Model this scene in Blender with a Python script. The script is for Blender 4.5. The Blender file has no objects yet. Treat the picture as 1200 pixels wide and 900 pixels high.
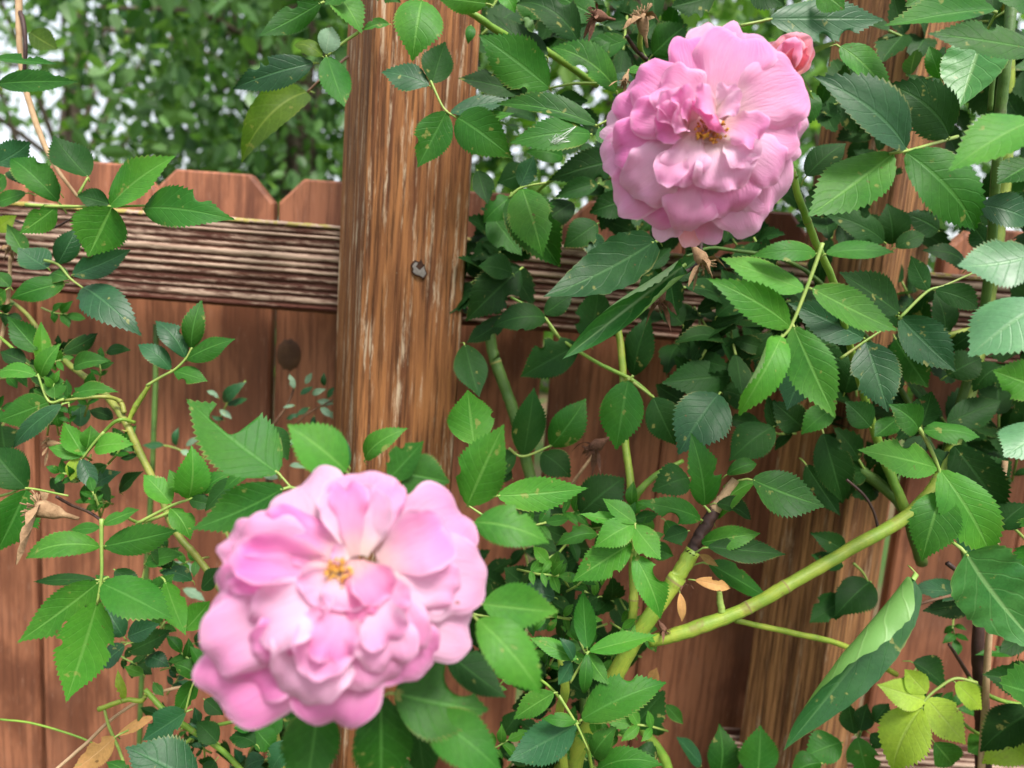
import bpy, math, random
import numpy as np
from mathutils import Vector, Matrix
from math import radians, sin, cos, pi, sqrt
random.seed(11)
rng = np.random.default_rng(5)
scene = bpy.context.scene
COL = scene.collection

# ------------------------------------------------------------------ camera, sky, sun, exposure
F = 810.0                                   # focal length in pixels of the 1200 x 900 photograph
CAM = Vector((0, 0, 1.65))
R = Matrix.Rotation(radians(90 - 8.2), 3, 'X') @ Matrix.Rotation(radians(4.3), 3, 'Z')
cd = bpy.data.cameras.new('camera')
cam = bpy.data.objects.new('camera', cd)
COL.objects.link(cam)
cam.matrix_world = Matrix.Translation(CAM) @ R.to_4x4()
cd.sensor_width = 36.0
cd.lens = 36.0 * F / 1200
cd.clip_start = 0.02
cd.clip_end = 600
cd.dof.use_dof = True
cd.dof.focus_distance = 0.46
cd.dof.aperture_fstop = 5.4
scene.camera = cam
SUN_EL, SUN_AZ = 57, 150                     # degrees; azimuth from +Y clockwise, so behind the camera to the right
world = bpy.data.worlds.new('World')
scene.world = world
world.use_nodes = True
wn = world.node_tree
wn.nodes.clear()
sky = wn.nodes.new('ShaderNodeTexSky')
sky.sky_type = 'NISHITA'
sky.sun_disc = False
sky.sun_elevation = radians(SUN_EL)
sky.sun_rotation = radians(SUN_AZ)
sky.air_density = 0.75
sky.dust_density = 6.0
sky.ozone_density = 0.4
bg = wn.nodes.new('ShaderNodeBackground')
bg.inputs['Strength'].default_value = 0.066
wo = wn.nodes.new('ShaderNodeOutputWorld')
haze_mix = wn.nodes.new('ShaderNodeMix')
haze_mix.data_type = 'RGBA'
haze_mix.inputs[0].default_value = 0.6
haze_mix.inputs[7].default_value = (6.6, 6.8, 7.0, 1)        # even thin cloud over the whole sky
wn.links.new(sky.outputs[0], haze_mix.inputs[6])
wn.links.new(haze_mix.outputs[2], bg.inputs[0])
wn.links.new(bg.outputs[0], wo.inputs[0])
sd = bpy.data.lights.new('sun', 'SUN')
sd.energy = 1.5
sd.angle = radians(18)
sd.color = (1.0, 0.96, 0.90)
sun = bpy.data.objects.new('sun', sd)
COL.objects.link(sun)
az, el = radians(SUN_AZ), radians(SUN_EL)
sdir = Vector((sin(az) * cos(el), cos(az) * cos(el), sin(el)))
sun.rotation_euler = sdir.to_track_quat('Z', 'Y').to_euler()
scene.view_settings.view_transform = 'Standard'
scene.view_settings.look = 'None'
scene.view_settings.exposure = 2.0
scene.view_settings.gamma = 1.0
scene.render.engine = 'CYCLES'
scene.cycles.use_denoising = True
scene.cycles.max_bounces = 10
scene.cycles.diffuse_bounces = 6
scene.cycles.transmission_bounces = 8
scene.cycles.transparent_max_bounces = 8

# ------------------------------------------------------------------ geometry helpers
def P(px, py, d):
    """point at photograph position px, py and d metres in front of the camera"""
    return CAM + R @ Vector(((px - 600) / F * d, -(py - 450) / F * d, -d))

def on_plane(px, py, Y):
    r = R @ Vector(((px - 600) / F, -(py - 450) / F, -1))
    return CAM + r * (Y / r.y)

WORLD_LOC = {}
def tag(o, label=None, cat=None, group=None, kind=None):
    if label: o['label'] = label
    if cat: o['category'] = cat
    if group: o['group'] = group
    if kind: o['kind'] = kind
    return o

def empty(name, loc, label=None, cat=None, group=None):
    o = bpy.data.objects.new(name, None)
    COL.objects.link(o)
    o.location = loc
    o.empty_display_size = 0.05
    WORLD_LOC[o.name] = Vector(loc)
    return tag(o, label, cat, group)

def make_mesh(name, verts, faces, mats, uvs=None, mat_idx=None, smooth=True):
    me = bpy.data.meshes.new(name)
    me.from_pydata([tuple(v) for v in verts], [], faces)
    for m in (mats if isinstance(mats, (list, tuple)) else [mats]):
        me.materials.append(m)
    if uvs is not None:
        ul = me.uv_layers.new(name='UVMap')
        li = np.empty(len(me.loops), dtype=np.int32)
        me.loops.foreach_get('vertex_index', li)
        ul.data.foreach_set('uv', np.asarray(uvs, dtype=np.float32)[li].ravel())
    if mat_idx is not None:
        me.polygons.foreach_set('material_index', np.asarray(mat_idx, dtype=np.int32))
    me.polygons.foreach_set('use_smooth', np.full(len(me.polygons), smooth, dtype=bool))
    me.update()
    return me

def obj(name, me, parent=None, M=None):
    """link mesh me at world matrix M (no scale) under parent (parents are never rotated)"""
    o = bpy.data.objects.new(name, me)
    COL.objects.link(o)
    M = M or Matrix.Identity(4)
    WORLD_LOC[o.name] = M.translation.copy()
    if parent is not None:
        o.parent = parent
        o.matrix_local = Matrix.Translation(-WORLD_LOC[parent.name]) @ M
    else:
        o.matrix_world = M
    return o

def spline(pts, n):
    """Catmull-Rom through pts (arrays of any width), n samples a span"""
    p = np.asarray(pts, float)
    if len(p) == 2:
        t = np.linspace(0, 1, n + 1)[:, None]
        return p[0] * (1 - t) + p[1] * t
    q = np.vstack([2 * p[0] - p[1], p, 2 * p[-1] - p[-2]])
    out = []
    for i in range(1, len(q) - 2):
        a, b, c, d = q[i - 1], q[i], q[i + 1], q[i + 2]
        for k in range(n):
            t = k / n
            out.append(.5 * (2 * b + (c - a) * t + (2 * a - 5 * b + 4 * c - d) * t * t + (3 * b - a - 3 * c + d) * t ** 3))
    out.append(p[-1])
    return np.array(out)

class MB:
    def __init__(s):
        s.v, s.f, s.mi, s.uv = [], [], [], []
    def tube(s, pts, rad, n=8, mi=0, caps=True):
        pts = [Vector(p) for p in pts]
        m = len(pts)
        b0 = len(s.v)
        ref = Vector((.31, .17, .93))
        L = 0.0
        for i, p in enumerate(pts):
            d = (pts[min(i + 1, m - 1)] - pts[max(i - 1, 0)]).normalized()
            x = d.cross(ref)
            if x.length < 1e-4: x = d.cross(Vector((1, 0, 0)))
            x.normalize()
            y = d.cross(x)
            r = rad[i] if hasattr(rad, '__len__') else rad
            if i: L += (p - pts[i - 1]).length
            for k in range(n):
                a = 2 * pi * k / n
                s.v.append(p + x * (cos(a) * r) + y * (sin(a) * r))
                s.uv.append((L * 10, k / n))
        for i in range(m - 1):
            for k in range(n):
                a, b = b0 + i * n + k, b0 + i * n + (k + 1) % n
                s.f.append((a, b, b + n, a + n)); s.mi.append(mi)
        if caps:
            s.f.append(tuple(b0 + k for k in range(n))[::-1]); s.mi.append(mi)
            s.f.append(tuple(b0 + (m - 1) * n + k for k in range(n))); s.mi.append(mi)
    def add(s, verts, faces, mi=0, uvs=None):
        b = len(s.v)
        s.v += [Vector(v) for v in verts]
        s.uv += list(uvs) if uvs is not None else [(0, 0)] * len(verts)
        s.f += [tuple(i + b for i in f) for f in faces]
        s.mi += [mi] * len(faces)
    def build(s, name, mats, parent=None, origin=None, smooth=True):
        o = Vector(origin) if origin is not None else Vector((0, 0, 0))
        me = make_mesh(name, [v - o for v in s.v], s.f, mats, s.uv, s.mi, smooth)
        return obj(name, me, parent, Matrix.Translation(o))

# ------------------------------------------------------------------ materials
class NT:
    def __init__(s, name):
        s.m = bpy.data.materials.new(name)
        s.m.use_nodes = True
        s.t = s.m.node_tree
        s.t.nodes.clear()
        s.out = s.n('OutputMaterial')
    def n(s, typ, **kw):
        o = s.t.nodes.new('ShaderNode' + typ)
        for k, v in kw.items(): setattr(o, k, v)
        return o
    def put(s, sock, v):
        if hasattr(v, 'links') or isinstance(v, bpy.types.NodeSocket): s.t.links.new(v, sock)
        elif isinstance(v, (tuple, list)) and len(v) == 3 and sock.type == 'RGBA': sock.default_value = (*v, 1)
        else: sock.default_value = v
    def math(s, op, a, b=0.0, c=None, clamp=False):
        o = s.n('Math', operation=op, use_clamp=clamp)
        s.put(o.inputs[0], a); s.put(o.inputs[1], b)
        if c is not None: s.put(o.inputs[2], c)
        return o.outputs[0]
    def mix(s, f, a, b, mode='MIX'):
        o = s.n('Mix', data_type='RGBA', blend_type=mode)
        s.put(o.inputs[0], f); s.put(o.inputs[6], a); s.put(o.inputs[7], b)
        return o.outputs[2]
    def smooth(s, x, lo, hi, a=0.0, b=1.0):
        o = s.n('MapRange', interpolation_type='SMOOTHSTEP')
        for i, v in enumerate((x, lo, hi, a, b)): s.put(o.inputs[i], v)
        return o.outputs[0]
    def noise(s, vec, scale=5, detail=4, rough=.55, dist=0.0):
        o = s.n('TexNoise')
        if vec is not None: s.put(o.inputs['Vector'], vec)
        o.inputs['Scale'].default_value = scale
        o.inputs['Detail'].default_value = detail
        o.inputs['Roughness'].default_value = rough
        o.inputs['Distortion'].default_value = dist
        return o.outputs[0]
    def mapping(s, vec, scale, loc=(0, 0, 0)):
        o = s.n('Mapping')
        s.put(o.inputs[0], vec)
        o.inputs['Scale'].default_value = scale
        o.inputs['Location'].default_value = loc
        return o.outputs[0]
    def bump(s, h, strength, dist):
        o = s.n('Bump')
        s.put(o.inputs['Height'], h)
        o.inputs['Strength'].default_value = strength
        o.inputs['Distance'].default_value = dist
        return o.outputs[0]
    def principled(s, col, rough=.5, spec=.5, normal=None):
        o = s.n('BsdfPrincipled')
        s.put(o.inputs['Base Color'], col)
        s.put(o.inputs['Roughness'], rough)
        o.inputs['Specular IOR Level'].default_value = spec
        if normal is not None: s.put(o.inputs['Normal'], normal)
        return o.outputs[0]
    def done(s, sh):
        s.t.links.new(sh, s.out.inputs[0])
        return s.m

def leaf_material(name, col, vein, under, rough=.45, spec=.4, trans=.25, sheen=0.0, ragged=.0, nveins=8):
    t = NT(name)
    uv = t.n('UVMap', uv_map='UVMap').outputs[0]
    sep = t.n('SeparateXYZ'); t.put(sep.inputs[0], uv)
    u, v = sep.outputs[0], sep.outputs[1]
    a = t.math('MULTIPLY', t.math('ABSOLUTE', t.math('SUBTRACT', v, .5)), 2)
    geo = t.n('NewGeometry')
    pos = geo.outputs['Position']
    wob = t.noise(pos, 45, 2)
    mid = t.smooth(a, .02, .085, 1, 0)
    rnd = t.n('ObjectInfo').outputs['Random']
    ph = t.math('SUBTRACT', t.math('MULTIPLY', u, t.math('ADD', nveins - 1.5, t.math('MULTIPLY', rnd, 3))), t.math('MULTIPLY', a, t.math('ADD', 1.6, t.math('MULTIPLY', rnd, .9))))
    ph = t.math('ADD', ph, t.math('MULTIPLY', wob, .8))
    fr = t.math('ABSOLUTE', t.math('SUBTRACT', t.math('FRACT', ph), .5))
    side = t.smooth(fr, .0, .09, 1, 0)
    patch = t.noise(pos, 28, 3)
    fine = t.noise(pos, 420, 3, .6)
    val = t.math('ADD', t.math('MULTIPLY', rnd, .50), t.math('ADD', t.math('MULTIPLY', patch, .70), .40))
    val = t.math('ADD', val, t.math('MULTIPLY', t.math('SUBTRACT', fine, .5), .6))
    hs = t.n('HueSaturation')
    t.put(hs.inputs['Hue'], t.math('ADD', .5, t.math('MULTIPLY', t.math('SUBTRACT', patch, .5), -.05)))
    t.put(hs.inputs['Value'], val)
    t.put(hs.inputs['Color'], col)
    c = t.mix(t.math('MULTIPLY', side, .15), hs.outputs[0], vein)
    c = t.mix(t.math('MULTIPLY', mid, .62), c, vein)
    # small blemishes of the leaf itself
    bl = t.smooth(t.noise(pos, 110, 3), .66, .72)
    c = t.mix(t.math('MULTIPLY', bl, .55), c, (.26, .25, .07))
    spot = t.smooth(t.noise(pos, 170, 2), .73, .77)
    c = t.mix(t.math('MULTIPLY', spot, .7), c, (.10, .055, .02))
    edge = t.smooth(t.math('MULTIPLY', a, t.math('ADD', .72, t.math('MULTIPLY', patch, .45))), .93, 1.0)
    c = t.mix(t.math('MULTIPLY', edge, .35 + ragged), c, (.33, .30, .10))
    cu = t.mix(t.math('MULTIPLY', t.math('ADD', mid, t.math('MULTIPLY', side, .4)), .3), under, (.36, .46, .22))
    c = t.mix(geo.outputs['Backfacing'], c, cu)
    h = t.math('SUBTRACT', t.math('MULTIPLY', fine, .45), t.math('MULTIPLY', side, .40))
    h = t.math('SUBTRACT', h, t.math('MULTIPLY', mid, .7))
    nb = t.bump(h, .45, .0007)
    r = t.math('ADD', rough - .12, t.math('MULTIPLY', patch, .25))
    p = t.principled(c, r, spec, nb)
    tr = t.n('BsdfTranslucent')
    t.put(tr.inputs[0], t.mix(1.0, c, (1.15, 1.5, .5), 'MULTIPLY'))
    mx = t.n('MixShader'); mx.inputs[0].default_value = trans
    t.t.links.new(p, mx.inputs[1]); t.t.links.new(tr.outputs[0], mx.inputs[2])
    return t.done(mx.outputs[0])

UND = (.13, .22, .085)
LEAF = {
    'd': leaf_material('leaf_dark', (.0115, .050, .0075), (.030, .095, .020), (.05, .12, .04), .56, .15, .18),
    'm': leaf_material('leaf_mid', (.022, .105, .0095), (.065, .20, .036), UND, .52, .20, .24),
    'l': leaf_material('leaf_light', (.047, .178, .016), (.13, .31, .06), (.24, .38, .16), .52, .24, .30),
    'g': leaf_material('leaf_bluish_gloss', (.014, .072, .022), (.045, .135, .05), UND, .46, .32, .16),
    's': leaf_material('leaf_painted_sky_sheen', (.080, .215, .092), (.17, .34, .16), (.24, .38, .18), .46, .6, .25),  # sky reflection painted in as a paler base colour, besides the gloss
    'y': leaf_material('leaf_yellowing', (.26, .40, .035), (.30, .42, .08), (.32, .42, .12), .5, .35, .35, ragged=.4),
    'o': leaf_material('leaf_olive_backlit', (.10, .19, .02), (.20, .28, .05), (.12, .20, .03), .5, .3, .55),
    't': leaf_material('leaf_dead_tan', (.45, .24, .09), (.5, .30, .14), (.42, .24, .10), .7, .2, .25),
    'p': leaf_material('leaf_pale_grey', (.16, .27, .17), (.25, .36, .24), (.22, .32, .2), .5, .4, .2),
    'v': leaf_material('vine_leaf_dark', (.014, .070, .016), (.06, .16, .05), (.13, .28, .070), .46, .3, .22, nveins=6),
    'w': leaf_material('vine_leaf_green', (.045, .185, .038), (.22, .40, .15), (.24, .40, .16), .40, .5, .28, nveins=6),
}

def stem_material(name, c1, c2, dark, rough=.5):
    t = NT(name)
    pos = t.n('NewGeometry').outputs['Position']
    n1 = t.noise(pos, 60, 4)
    n2 = t.noise(pos, 320, 3, .65)
    uv = t.n('UVMap', uv_map='UVMap').outputs[0]
    st = t.noise(t.mapping(uv, (1.2, 30, 1)), 2.0, 3)
    c = t.mix(t.smooth(t.math('ADD', t.math('MULTIPLY', n1, .6), t.math('MULTIPLY', st, .4)), .38, .62), c1, c2)
    c = t.mix(t.math('MULTIPLY', t.smooth(n2, .60, .74), .55), c, dark)
    c = t.mix(t.math('MULTIPLY', t.smooth(t.noise(pos, 38, 4, .65), .57, .68), .5), c, dark)
    return t.done(t.principled(c, rough, .4, t.bump(n2, .4, .0008)))
STEM = {
    'green': stem_material('cane_green', (.10, .22, .025), (.19, .31, .04), (.16, .13, .03)),
    'yellow': stem_material('cane_yellow_green', (.15, .245, .026), (.27, .33, .042), (.16, .11, .04)),
    'olive': stem_material('cane_olive', (.13, .17, .03), (.24, .25, .05), (.10, .06, .03)),
    'dark': stem_material('cane_dark_green', (.045, .11, .02), (.08, .15, .03), (.04, .03, .015)),
    'brown': stem_material('cane_dead_brown', (.022, .010, .009), (.05, .02, .015), (.10, .07, .05), .6),
    'tan': stem_material('dry_stem_tan', (.30, .19, .10), (.42, .29, .17), (.12, .07, .035), .8),
    'red': stem_material('twig_reddish', (.10, .045, .03), (.16, .09, .05), (.05, .03, .02)),
    'scar': stem_material('leaf_scar_brown', (.17, .17, .045), (.25, .22, .07), (.10, .06, .03), .8),
    'stalk': stem_material('leaf_stalk_green', (.16, .28, .05), (.26, .34, .08), (.25, .2, .08)),
}

def petal_material(name, base, mid, tip, trans=.48):
    t = NT(name)
    uv = t.n('UVMap', uv_map='UVMap').outputs[0]
    sep = t.n('SeparateXYZ'); t.put(sep.inputs[0], uv)
    u, v = sep.outputs[0], sep.outputs[1]
    pos = t.n('NewGeometry').outputs['Position']
    n1 = t.noise(pos, 55, 3)
    st = t.noise(t.mapping(uv, (2.5, 26, 1)), 1.0, 3)
    rnd = t.n('ObjectInfo').outputs['Random']
    uu = t.math('ADD', u, t.math('MULTIPLY', t.math('SUBTRACT', n1, .5), .35))
    c = t.mix(t.smooth(uu, .02, .42), base, mid)
    c = t.mix(t.smooth(uu, .30, 1.0), c, tip)
    hs = t.n('HueSaturation')
    t.put(hs.inputs['Saturation'], t.math('ADD', .80, t.math('ADD', t.math('MULTIPLY', rnd, .34), t.math('MULTIPLY', st, .30))))
    t.put(hs.inputs['Value'], t.math('ADD', .93, t.math('MULTIPLY', n1, .14)))
    t.put(hs.inputs['Color'], c)
    c = hs.outputs[0]
    vn = t.noise(t.mapping(uv, (1.5, 70, 1)), 1.0, 3)
    rim = t.smooth(t.math('MAXIMUM', u, t.math('MULTIPLY', t.math('ABSOLUTE', t.math('SUBTRACT', v, .5)), 2)), .86, 1.0)
    c = t.mix(t.math('MULTIPLY', rim, .4), c, (.84, .62, .76))
    h = t.math('ADD', t.math('ADD', st, t.math('MULTIPLY', n1, .3)), t.math('MULTIPLY', vn, .5))
    c = t.mix(t.math('MULTIPLY', t.smooth(vn, .45, .75), .16), c, tip)
    cr = t.noise(t.mapping(uv, (3, 14, 1)), 1.6, 4, .65, .5)
    sp = t.math('MULTIPLY', t.smooth(t.noise(pos, 230, 2), .745, .775), .75)
    c = t.mix(sp, c, (.30, .13, .08))
    h = t.math('ADD', h, t.math('MULTIPLY', cr, 1.2))
    p = t.principled(c, .82, .10, t.bump(h, .55, .0011))
    tr = t.n('BsdfTranslucent')
    t.put(tr.inputs[0], c)
    mx = t.n('MixShader'); mx.inputs[0].default_value = trans
    t.t.links.new(p, mx.inputs[1]); t.t.links.new(tr.outputs[0], mx.inputs[2])
    return t.done(mx.outputs[0])
PETAL = {
    'pale': petal_material('petal_pale_pink', (.82, .74, .69), (.79, .58, .70), (.76, .41, .61)),
    'pink': petal_material('petal_pink', (.84, .66, .65), (.80, .46, .64), (.77, .335, .575)),
    'deep': petal_material('petal_deep_pink', (.86, .54, .56), (.82, .36, .55), (.80, .31, .53)),
    'coral': petal_material('petal_coral_bud', (.90, .44, .40), (.90, .42, .44), (.88, .40, .48)),
}
t = NT('anther_gold'); pos = t.n('NewGeometry').outputs['Position']
ANTHER = t.done(t.principled(t.mix(t.smooth(t.noise(pos, 260, 2), .4, .62), (.62, .36, .05), (.42, .17, .04)), .7, .2))
t = NT('withered_brown'); pos = t.n('NewGeometry').outputs['Position']
WITHER = t.done(t.principled(t.mix(t.noise(pos, 200, 3), (.10, .05, .025), (.42, .28, .16)), .85, .15, t.bump(t.noise(pos, 500, 3), .7, .001)))
t = NT('withered_dark'); pos = t.n('NewGeometry').outputs['Position']
WITHERD = t.done(t.principled(t.mix(t.noise(pos, 260, 3), (.035, .015, .012), (.22, .11, .07)), .85, .15, t.bump(t.noise(pos, 500, 3), .7, .001)))

def post_material(name, stain, worn, pale, w_amt=.0):
    t = NT(name)
    oc = t.n('TexCoord').outputs['Object']
    at = t.n('Attribute', attribute_name='ridge').outputs['Fac']
    g1 = t.noise(t.mapping(oc, (1, 1, .03)), 340, 6, .68)
    g2 = t.noise(t.mapping(oc, (1, 1, .05)), 130, 5, .68, .4)
    g3 = t.noise(t.mapping(oc, (1, 1, .085)), 120, 5, .7)
    g4 = t.noise(t.mapping(oc, (1, 1, .13)), 480, 5, .78)
    c = t.mix(t.smooth(g2, .33, .64), stain, worn)
    c = t.mix(t.math('MULTIPLY', t.smooth(g1, .47, .62), .75), c, tuple(x * .35 for x in stain))
    pm = t.math('MULTIPLY', t.smooth(t.math('ADD', g3, w_amt), .50, .63), t.smooth(t.math('ADD', g4, t.math('MULTIPLY', at, .22)), .50, .66))
    c = t.mix(t.math('MULTIPLY', pm, .8), c, pale)
    c = t.mix(t.math('MULTIPLY', t.smooth(t.noise(oc, 900, 2), .72, .78), .7), c, pale)
    h = t.math('ADD', t.math('MULTIPLY', g1, -.8), t.math('MULTIPLY', g4, .5))
    return t.done(t.principled(c, .75, .2, t.bump(h, .8, .002)))
POSTM = post_material('post_weathered_stain', (.115, .043, .018), (.285, .122, .044), (.48, .38, .265), -.018)
POSTR = post_material('post_old_brown', (.13, .055, .026), (.36, .18, .075), (.42, .30, .2), -.06)

def rail_material():
    t = NT('rail_corduroy_wood')
    oc = t.n('TexCoord').outputs['Object']
    at = t.n('Attribute', attribute_name='ridge').outputs['Fac']
    g1 = t.noise(t.mapping(oc, (.05, 1, 1)), 320, 4, .65)
    g2 = t.noise(t.mapping(oc, (.25, 1, 1)), 110, 5, .7)
    k = t.math('ADD', at, t.math('MULTIPLY', t.math('SUBTRACT', g2, .5), .95))
    c = t.mix(t.smooth(k, .41, .76), (.060, .023, .016), (.41, .295, .225))
    c = t.mix(t.math('MULTIPLY', t.smooth(g1, .48, .66), .55), c, (.13, .055, .035))
    sz = t.n('SeparateXYZ'); t.put(sz.inputs[0], oc)
    low = t.smooth(t.math('ADD', sz.outputs[2], t.math('MULTIPLY', t.math('SUBTRACT', g2, .5), .02)), -.041, -.033, 1, 0)
    c = t.mix(t.math('MULTIPLY', low, .85), c, (.10, .036, .026))       # shadow line painted along the lower arris
    moss = t.math('MULTIPLY', t.smooth(sz.outputs[2], .0385, .0425), t.smooth(t.noise(oc, 120, 3), .42, .6))
    c = t.mix(t.math('MULTIPLY', moss, .8), c, (.30, .26, .05))
    return t.done(t.principled(c, .8, .15, t.bump(g2, .6, .0015)))
RAILM = rail_material()

def board_material():
    t = NT('fence_board_stain')
    oc = t.n('TexCoord').outputs['Object']
    rnd = t.n('ObjectInfo').outputs['Random']
    off = t.n('CombineXYZ'); t.put(off.inputs[0], t.math('MULTIPLY', rnd, 7)); t.put(off.inputs[2], t.math('MULTIPLY', rnd, 3))
    va = t.n('VectorMath', operation='ADD'); t.put(va.inputs[0], oc); t.put(va.inputs[1], off.outputs[0])
    vec = va.outputs[0]
    g1 = t.noise(t.mapping(vec, (1, 1, .04)), 190, 6, .68)
    g2 = t.noise(t.mapping(vec, (1, 1, .3)), 14, 4, .6, .4)
    g3 = t.noise(vec, 6, 3)
    c = t.mix(t.smooth(g2, .40, .60), (.165, .058, .030), (.36, .142, .074))
    c = t.mix(t.math('MULTIPLY', t.smooth(g1, .46, .60), .55), c, (.10, .035, .020))
    drip = t.noise(t.mapping(vec, (1, 1, .02)), 34, 4, .6)
    c = t.mix(t.math('MULTIPLY', t.smooth(drip, .54, .66), .32), c, (.065, .026, .018))
    c = t.mix(t.math('MULTIPLY', t.smooth(t.noise(t.mapping(vec, (1, 1, .12)), 380, 3, .6), .60, .70), .35), c, (.40, .24, .17))
    c = t.mix(t.math('MULTIPLY', t.smooth(g3, .55, .75), .35), c, (.29, .145, .10))
    kn = t.n('TexVoronoi'); t.put(kn.inputs['Vector'], t.mapping(vec, (1, 1, .6))); kn.inputs['Scale'].default_value = 4.5
    knot = t.smooth(t.math('ADD', kn.outputs[0], t.math('MULTIPLY', t.noise(vec, 30, 2), .06)), .055, .12, 1, 0)
    c = t.mix(t.math('MULTIPLY', knot, .75), c, (.050, .022, .014))
    return t.done(t.principled(c, .62, .3, t.bump(t.math('ADD', g1, t.math('MULTIPLY', knot, .5)), .45, .0018)))
BOARDM = board_material()

t = NT('nail_grey_steel'); pos = t.n('NewGeometry').outputs['Position']
NAILM = t.done(t.principled(t.mix(t.noise(pos, 500, 3), (.05, .04, .04), (.26, .24, .22)), .55, .5))
t = NT('hole_dark_wood'); pos = t.n('NewGeometry').outputs['Position']
HOLEM = t.done(t.principled(t.mix(t.noise(pos, 500, 3), (.02, .012, .01), (.06, .03, .02)), .9, .1))
t = NT('ground_soil_grass'); pos = t.n('NewGeometry').outputs['Position']
gn = t.noise(pos, .8, 5)
GROUNDM = t.done(t.principled(t.mix(t.smooth(gn, .4, .6), (.05, .10, .025), (.12, .085, .05)), .9, .1, t.bump(t.noise(pos, 40, 4), .6, .03)))

def tree_leaf_material(name, a, b, trans=.3):
    t = NT(name)
    pos = t.n('NewGeometry').outputs['Position']
    uv = t.n('UVMap', uv_map='UVMap').outputs[0]
    sep = t.n('SeparateXYZ'); t.put(sep.inputs[0], uv)
    c = t.mix(sep.outputs[0], a, b)
    p = t.principled(c, .42, .45)
    tr = t.n('BsdfTranslucent'); t.put(tr.inputs[0], t.mix(1.0, c, (1.5, 1.5, .6), 'MULTIPLY'))
    mx = t.n('MixShader'); mx.inputs[0].default_value = trans
    t.t.links.new(p, mx.inputs[1]); t.t.links.new(tr.outputs[0], mx.inputs[2])
    return t.done(mx.outputs[0])
TREE_A = tree_leaf_material('tree_leaves_deep', (.022, .085, .018), (.14, .29, .085), .45)
TREE_B = tree_leaf_material('tree_leaves_bright', (.07, .19, .03), (.20, .36, .07), .45)
BARK = stem_material('bark_grey_brown', (.07, .05, .035), (.13, .10, .075), (.03, .02, .015), .9)

# ------------------------------------------------------------------ the setting: ground
gv = [(-150, -60, 0), (150, -60, 0), (150, 250, 0), (-150, 250, 0)]
tag(obj('ground', make_mesh('ground', gv, [(0, 1, 2, 3)], GROUNDM)), kind='structure')

# ------------------------------------------------------------------ wooden fence
Y_BOARD, Y_RAIL = 0.80, 0.70
fence = empty('wooden_fence', (0, Y_BOARD, 0), 'brown stained wooden board fence with weathered posts and ridged rail behind the roses', 'fence')
def board(x0, x1, top, yo):
    w = x1 - x0
    c = .028
    prof = [(0, .03), (w, .03), (w, top - c * 1.05), (w - c * .95, top), (c, top), (0, top - c)]
    th = .016
    b = .0025
    vs, fs = [], []
    n = len(prof)
    # front face inset by a small bevel
    cx, cz = w / 2, top / 2
    def ins(x, z): return (x + (b if x < cx else -b), z + (b if z < cz else -b))
    front = [(*ins(x, z), ) for x, z in prof]
    for (x, z) in front: vs.append((x, 0, z))
    for (x, z) in prof: vs.append((x, b, z))
    for (x, z) in prof: vs.append((x, th, z))
    fs.append(tuple(range(n)))
    fs.append(tuple(range(2 * n, 3 * n))[::-1])
    for i in range(n):
        j = (i + 1) % n
        fs.append((i, i + n, j + n, j)); fs.append((i + n, i + 2 * n, j + 2 * n, j + n))
    me = make_mesh('board', vs, [f[::-1] if False else f for f in fs], BOARDM, smooth=False)
    M = Matrix.Translation((x0, Y_BOARD + yo, 0)) @ Matrix.Rotation(random.uniform(-.004, .004), 4, 'Y')
    return obj('board', me, fence, M)
seam_px = [-1290, -1145, -1000, -856, -712, -566, -420, -270, -108, 36, 181, 322, 478, 640, 782, 930, 1076, 1224, 1370, 1520, 1664, 1808, 1955, 2100, 2244, 2390]
xs = [on_plane(p, 440, Y_BOARD).x for p in seam_px]
TOPZ = on_plane(262, 202, Y_BOARD).z
for i in range(len(xs) - 1):
    board(xs[i] + .0012, xs[i + 1] - .0012, TOPZ + [0, .003, .004, .002, 0, .004, 0, .003, 0, .002, 0, 0, 0][i % 13], [0, .003, 0, .002, 0, .003, 0, .002][i % 8])

kc = on_plane(338, 416, Y_BOARD)
kb = [o for o in sorted(fence.children, key=lambda o: o.location.x) if o.location.x < kc.x][-1]
mb = MB()
K = 22
kv = [Vector((kc.x, Y_BOARD - .0008, kc.z))]
for (q, dy) in ((.45, -.0010), (.8, -.0006), (1.0, .0022)):
    kv += [Vector((kc.x + cos(2 * pi * k / K) * .0145 * q, Y_BOARD + dy, kc.z + sin(2 * pi * k / K) * .019 * q * (1 + .08 * sin(3 * k)))) for k in range(K)]
kf = [(0, 1 + (k + 1) % K, 1 + k) for k in range(K)]
for q in range(2):
    kf += [(1 + q * K + k, 1 + q * K + (k + 1) % K, 1 + (q + 1) * K + (k + 1) % K, 1 + (q + 1) * K + k) for k in range(K)]
mb.add(kv, kf)
KNOTM = stem_material('knot_dark_wood', (.075, .034, .018), (.12, .058, .03), (.03, .015, .008), .8)
WORLD_LOC[kb.name] = Vector((0, 0, 0))
ko = mb.build('knot', KNOTM, None)
ko.parent = kb
bpy.context.view_layer.update()
ko.matrix_parent_inverse = kb.matrix_world.inverted()

def n1(seed, n, amp=1.0):
    r = np.random.default_rng(seed)
    return r.uniform(-1, 1, n) * amp

def ridge_profile(n, seed, period):
    """ridge height 0..1 across n samples: quick rise and fall of growth rings with uneven spacing"""
    r = np.random.default_rng(seed)
    out = np.zeros(n)
    i = 0.0
    while i < n:
        w = period * r.uniform(.6, 1.5)
        a = r.uniform(.45, 1.0)
        k = np.arange(int(i), min(n, int(i + w) + 1))
        out[k] = np.maximum(out[k], a * np.sin(np.clip((k - i) / w, 0, 1) * pi) ** .8)
        i += w
    return out

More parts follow.
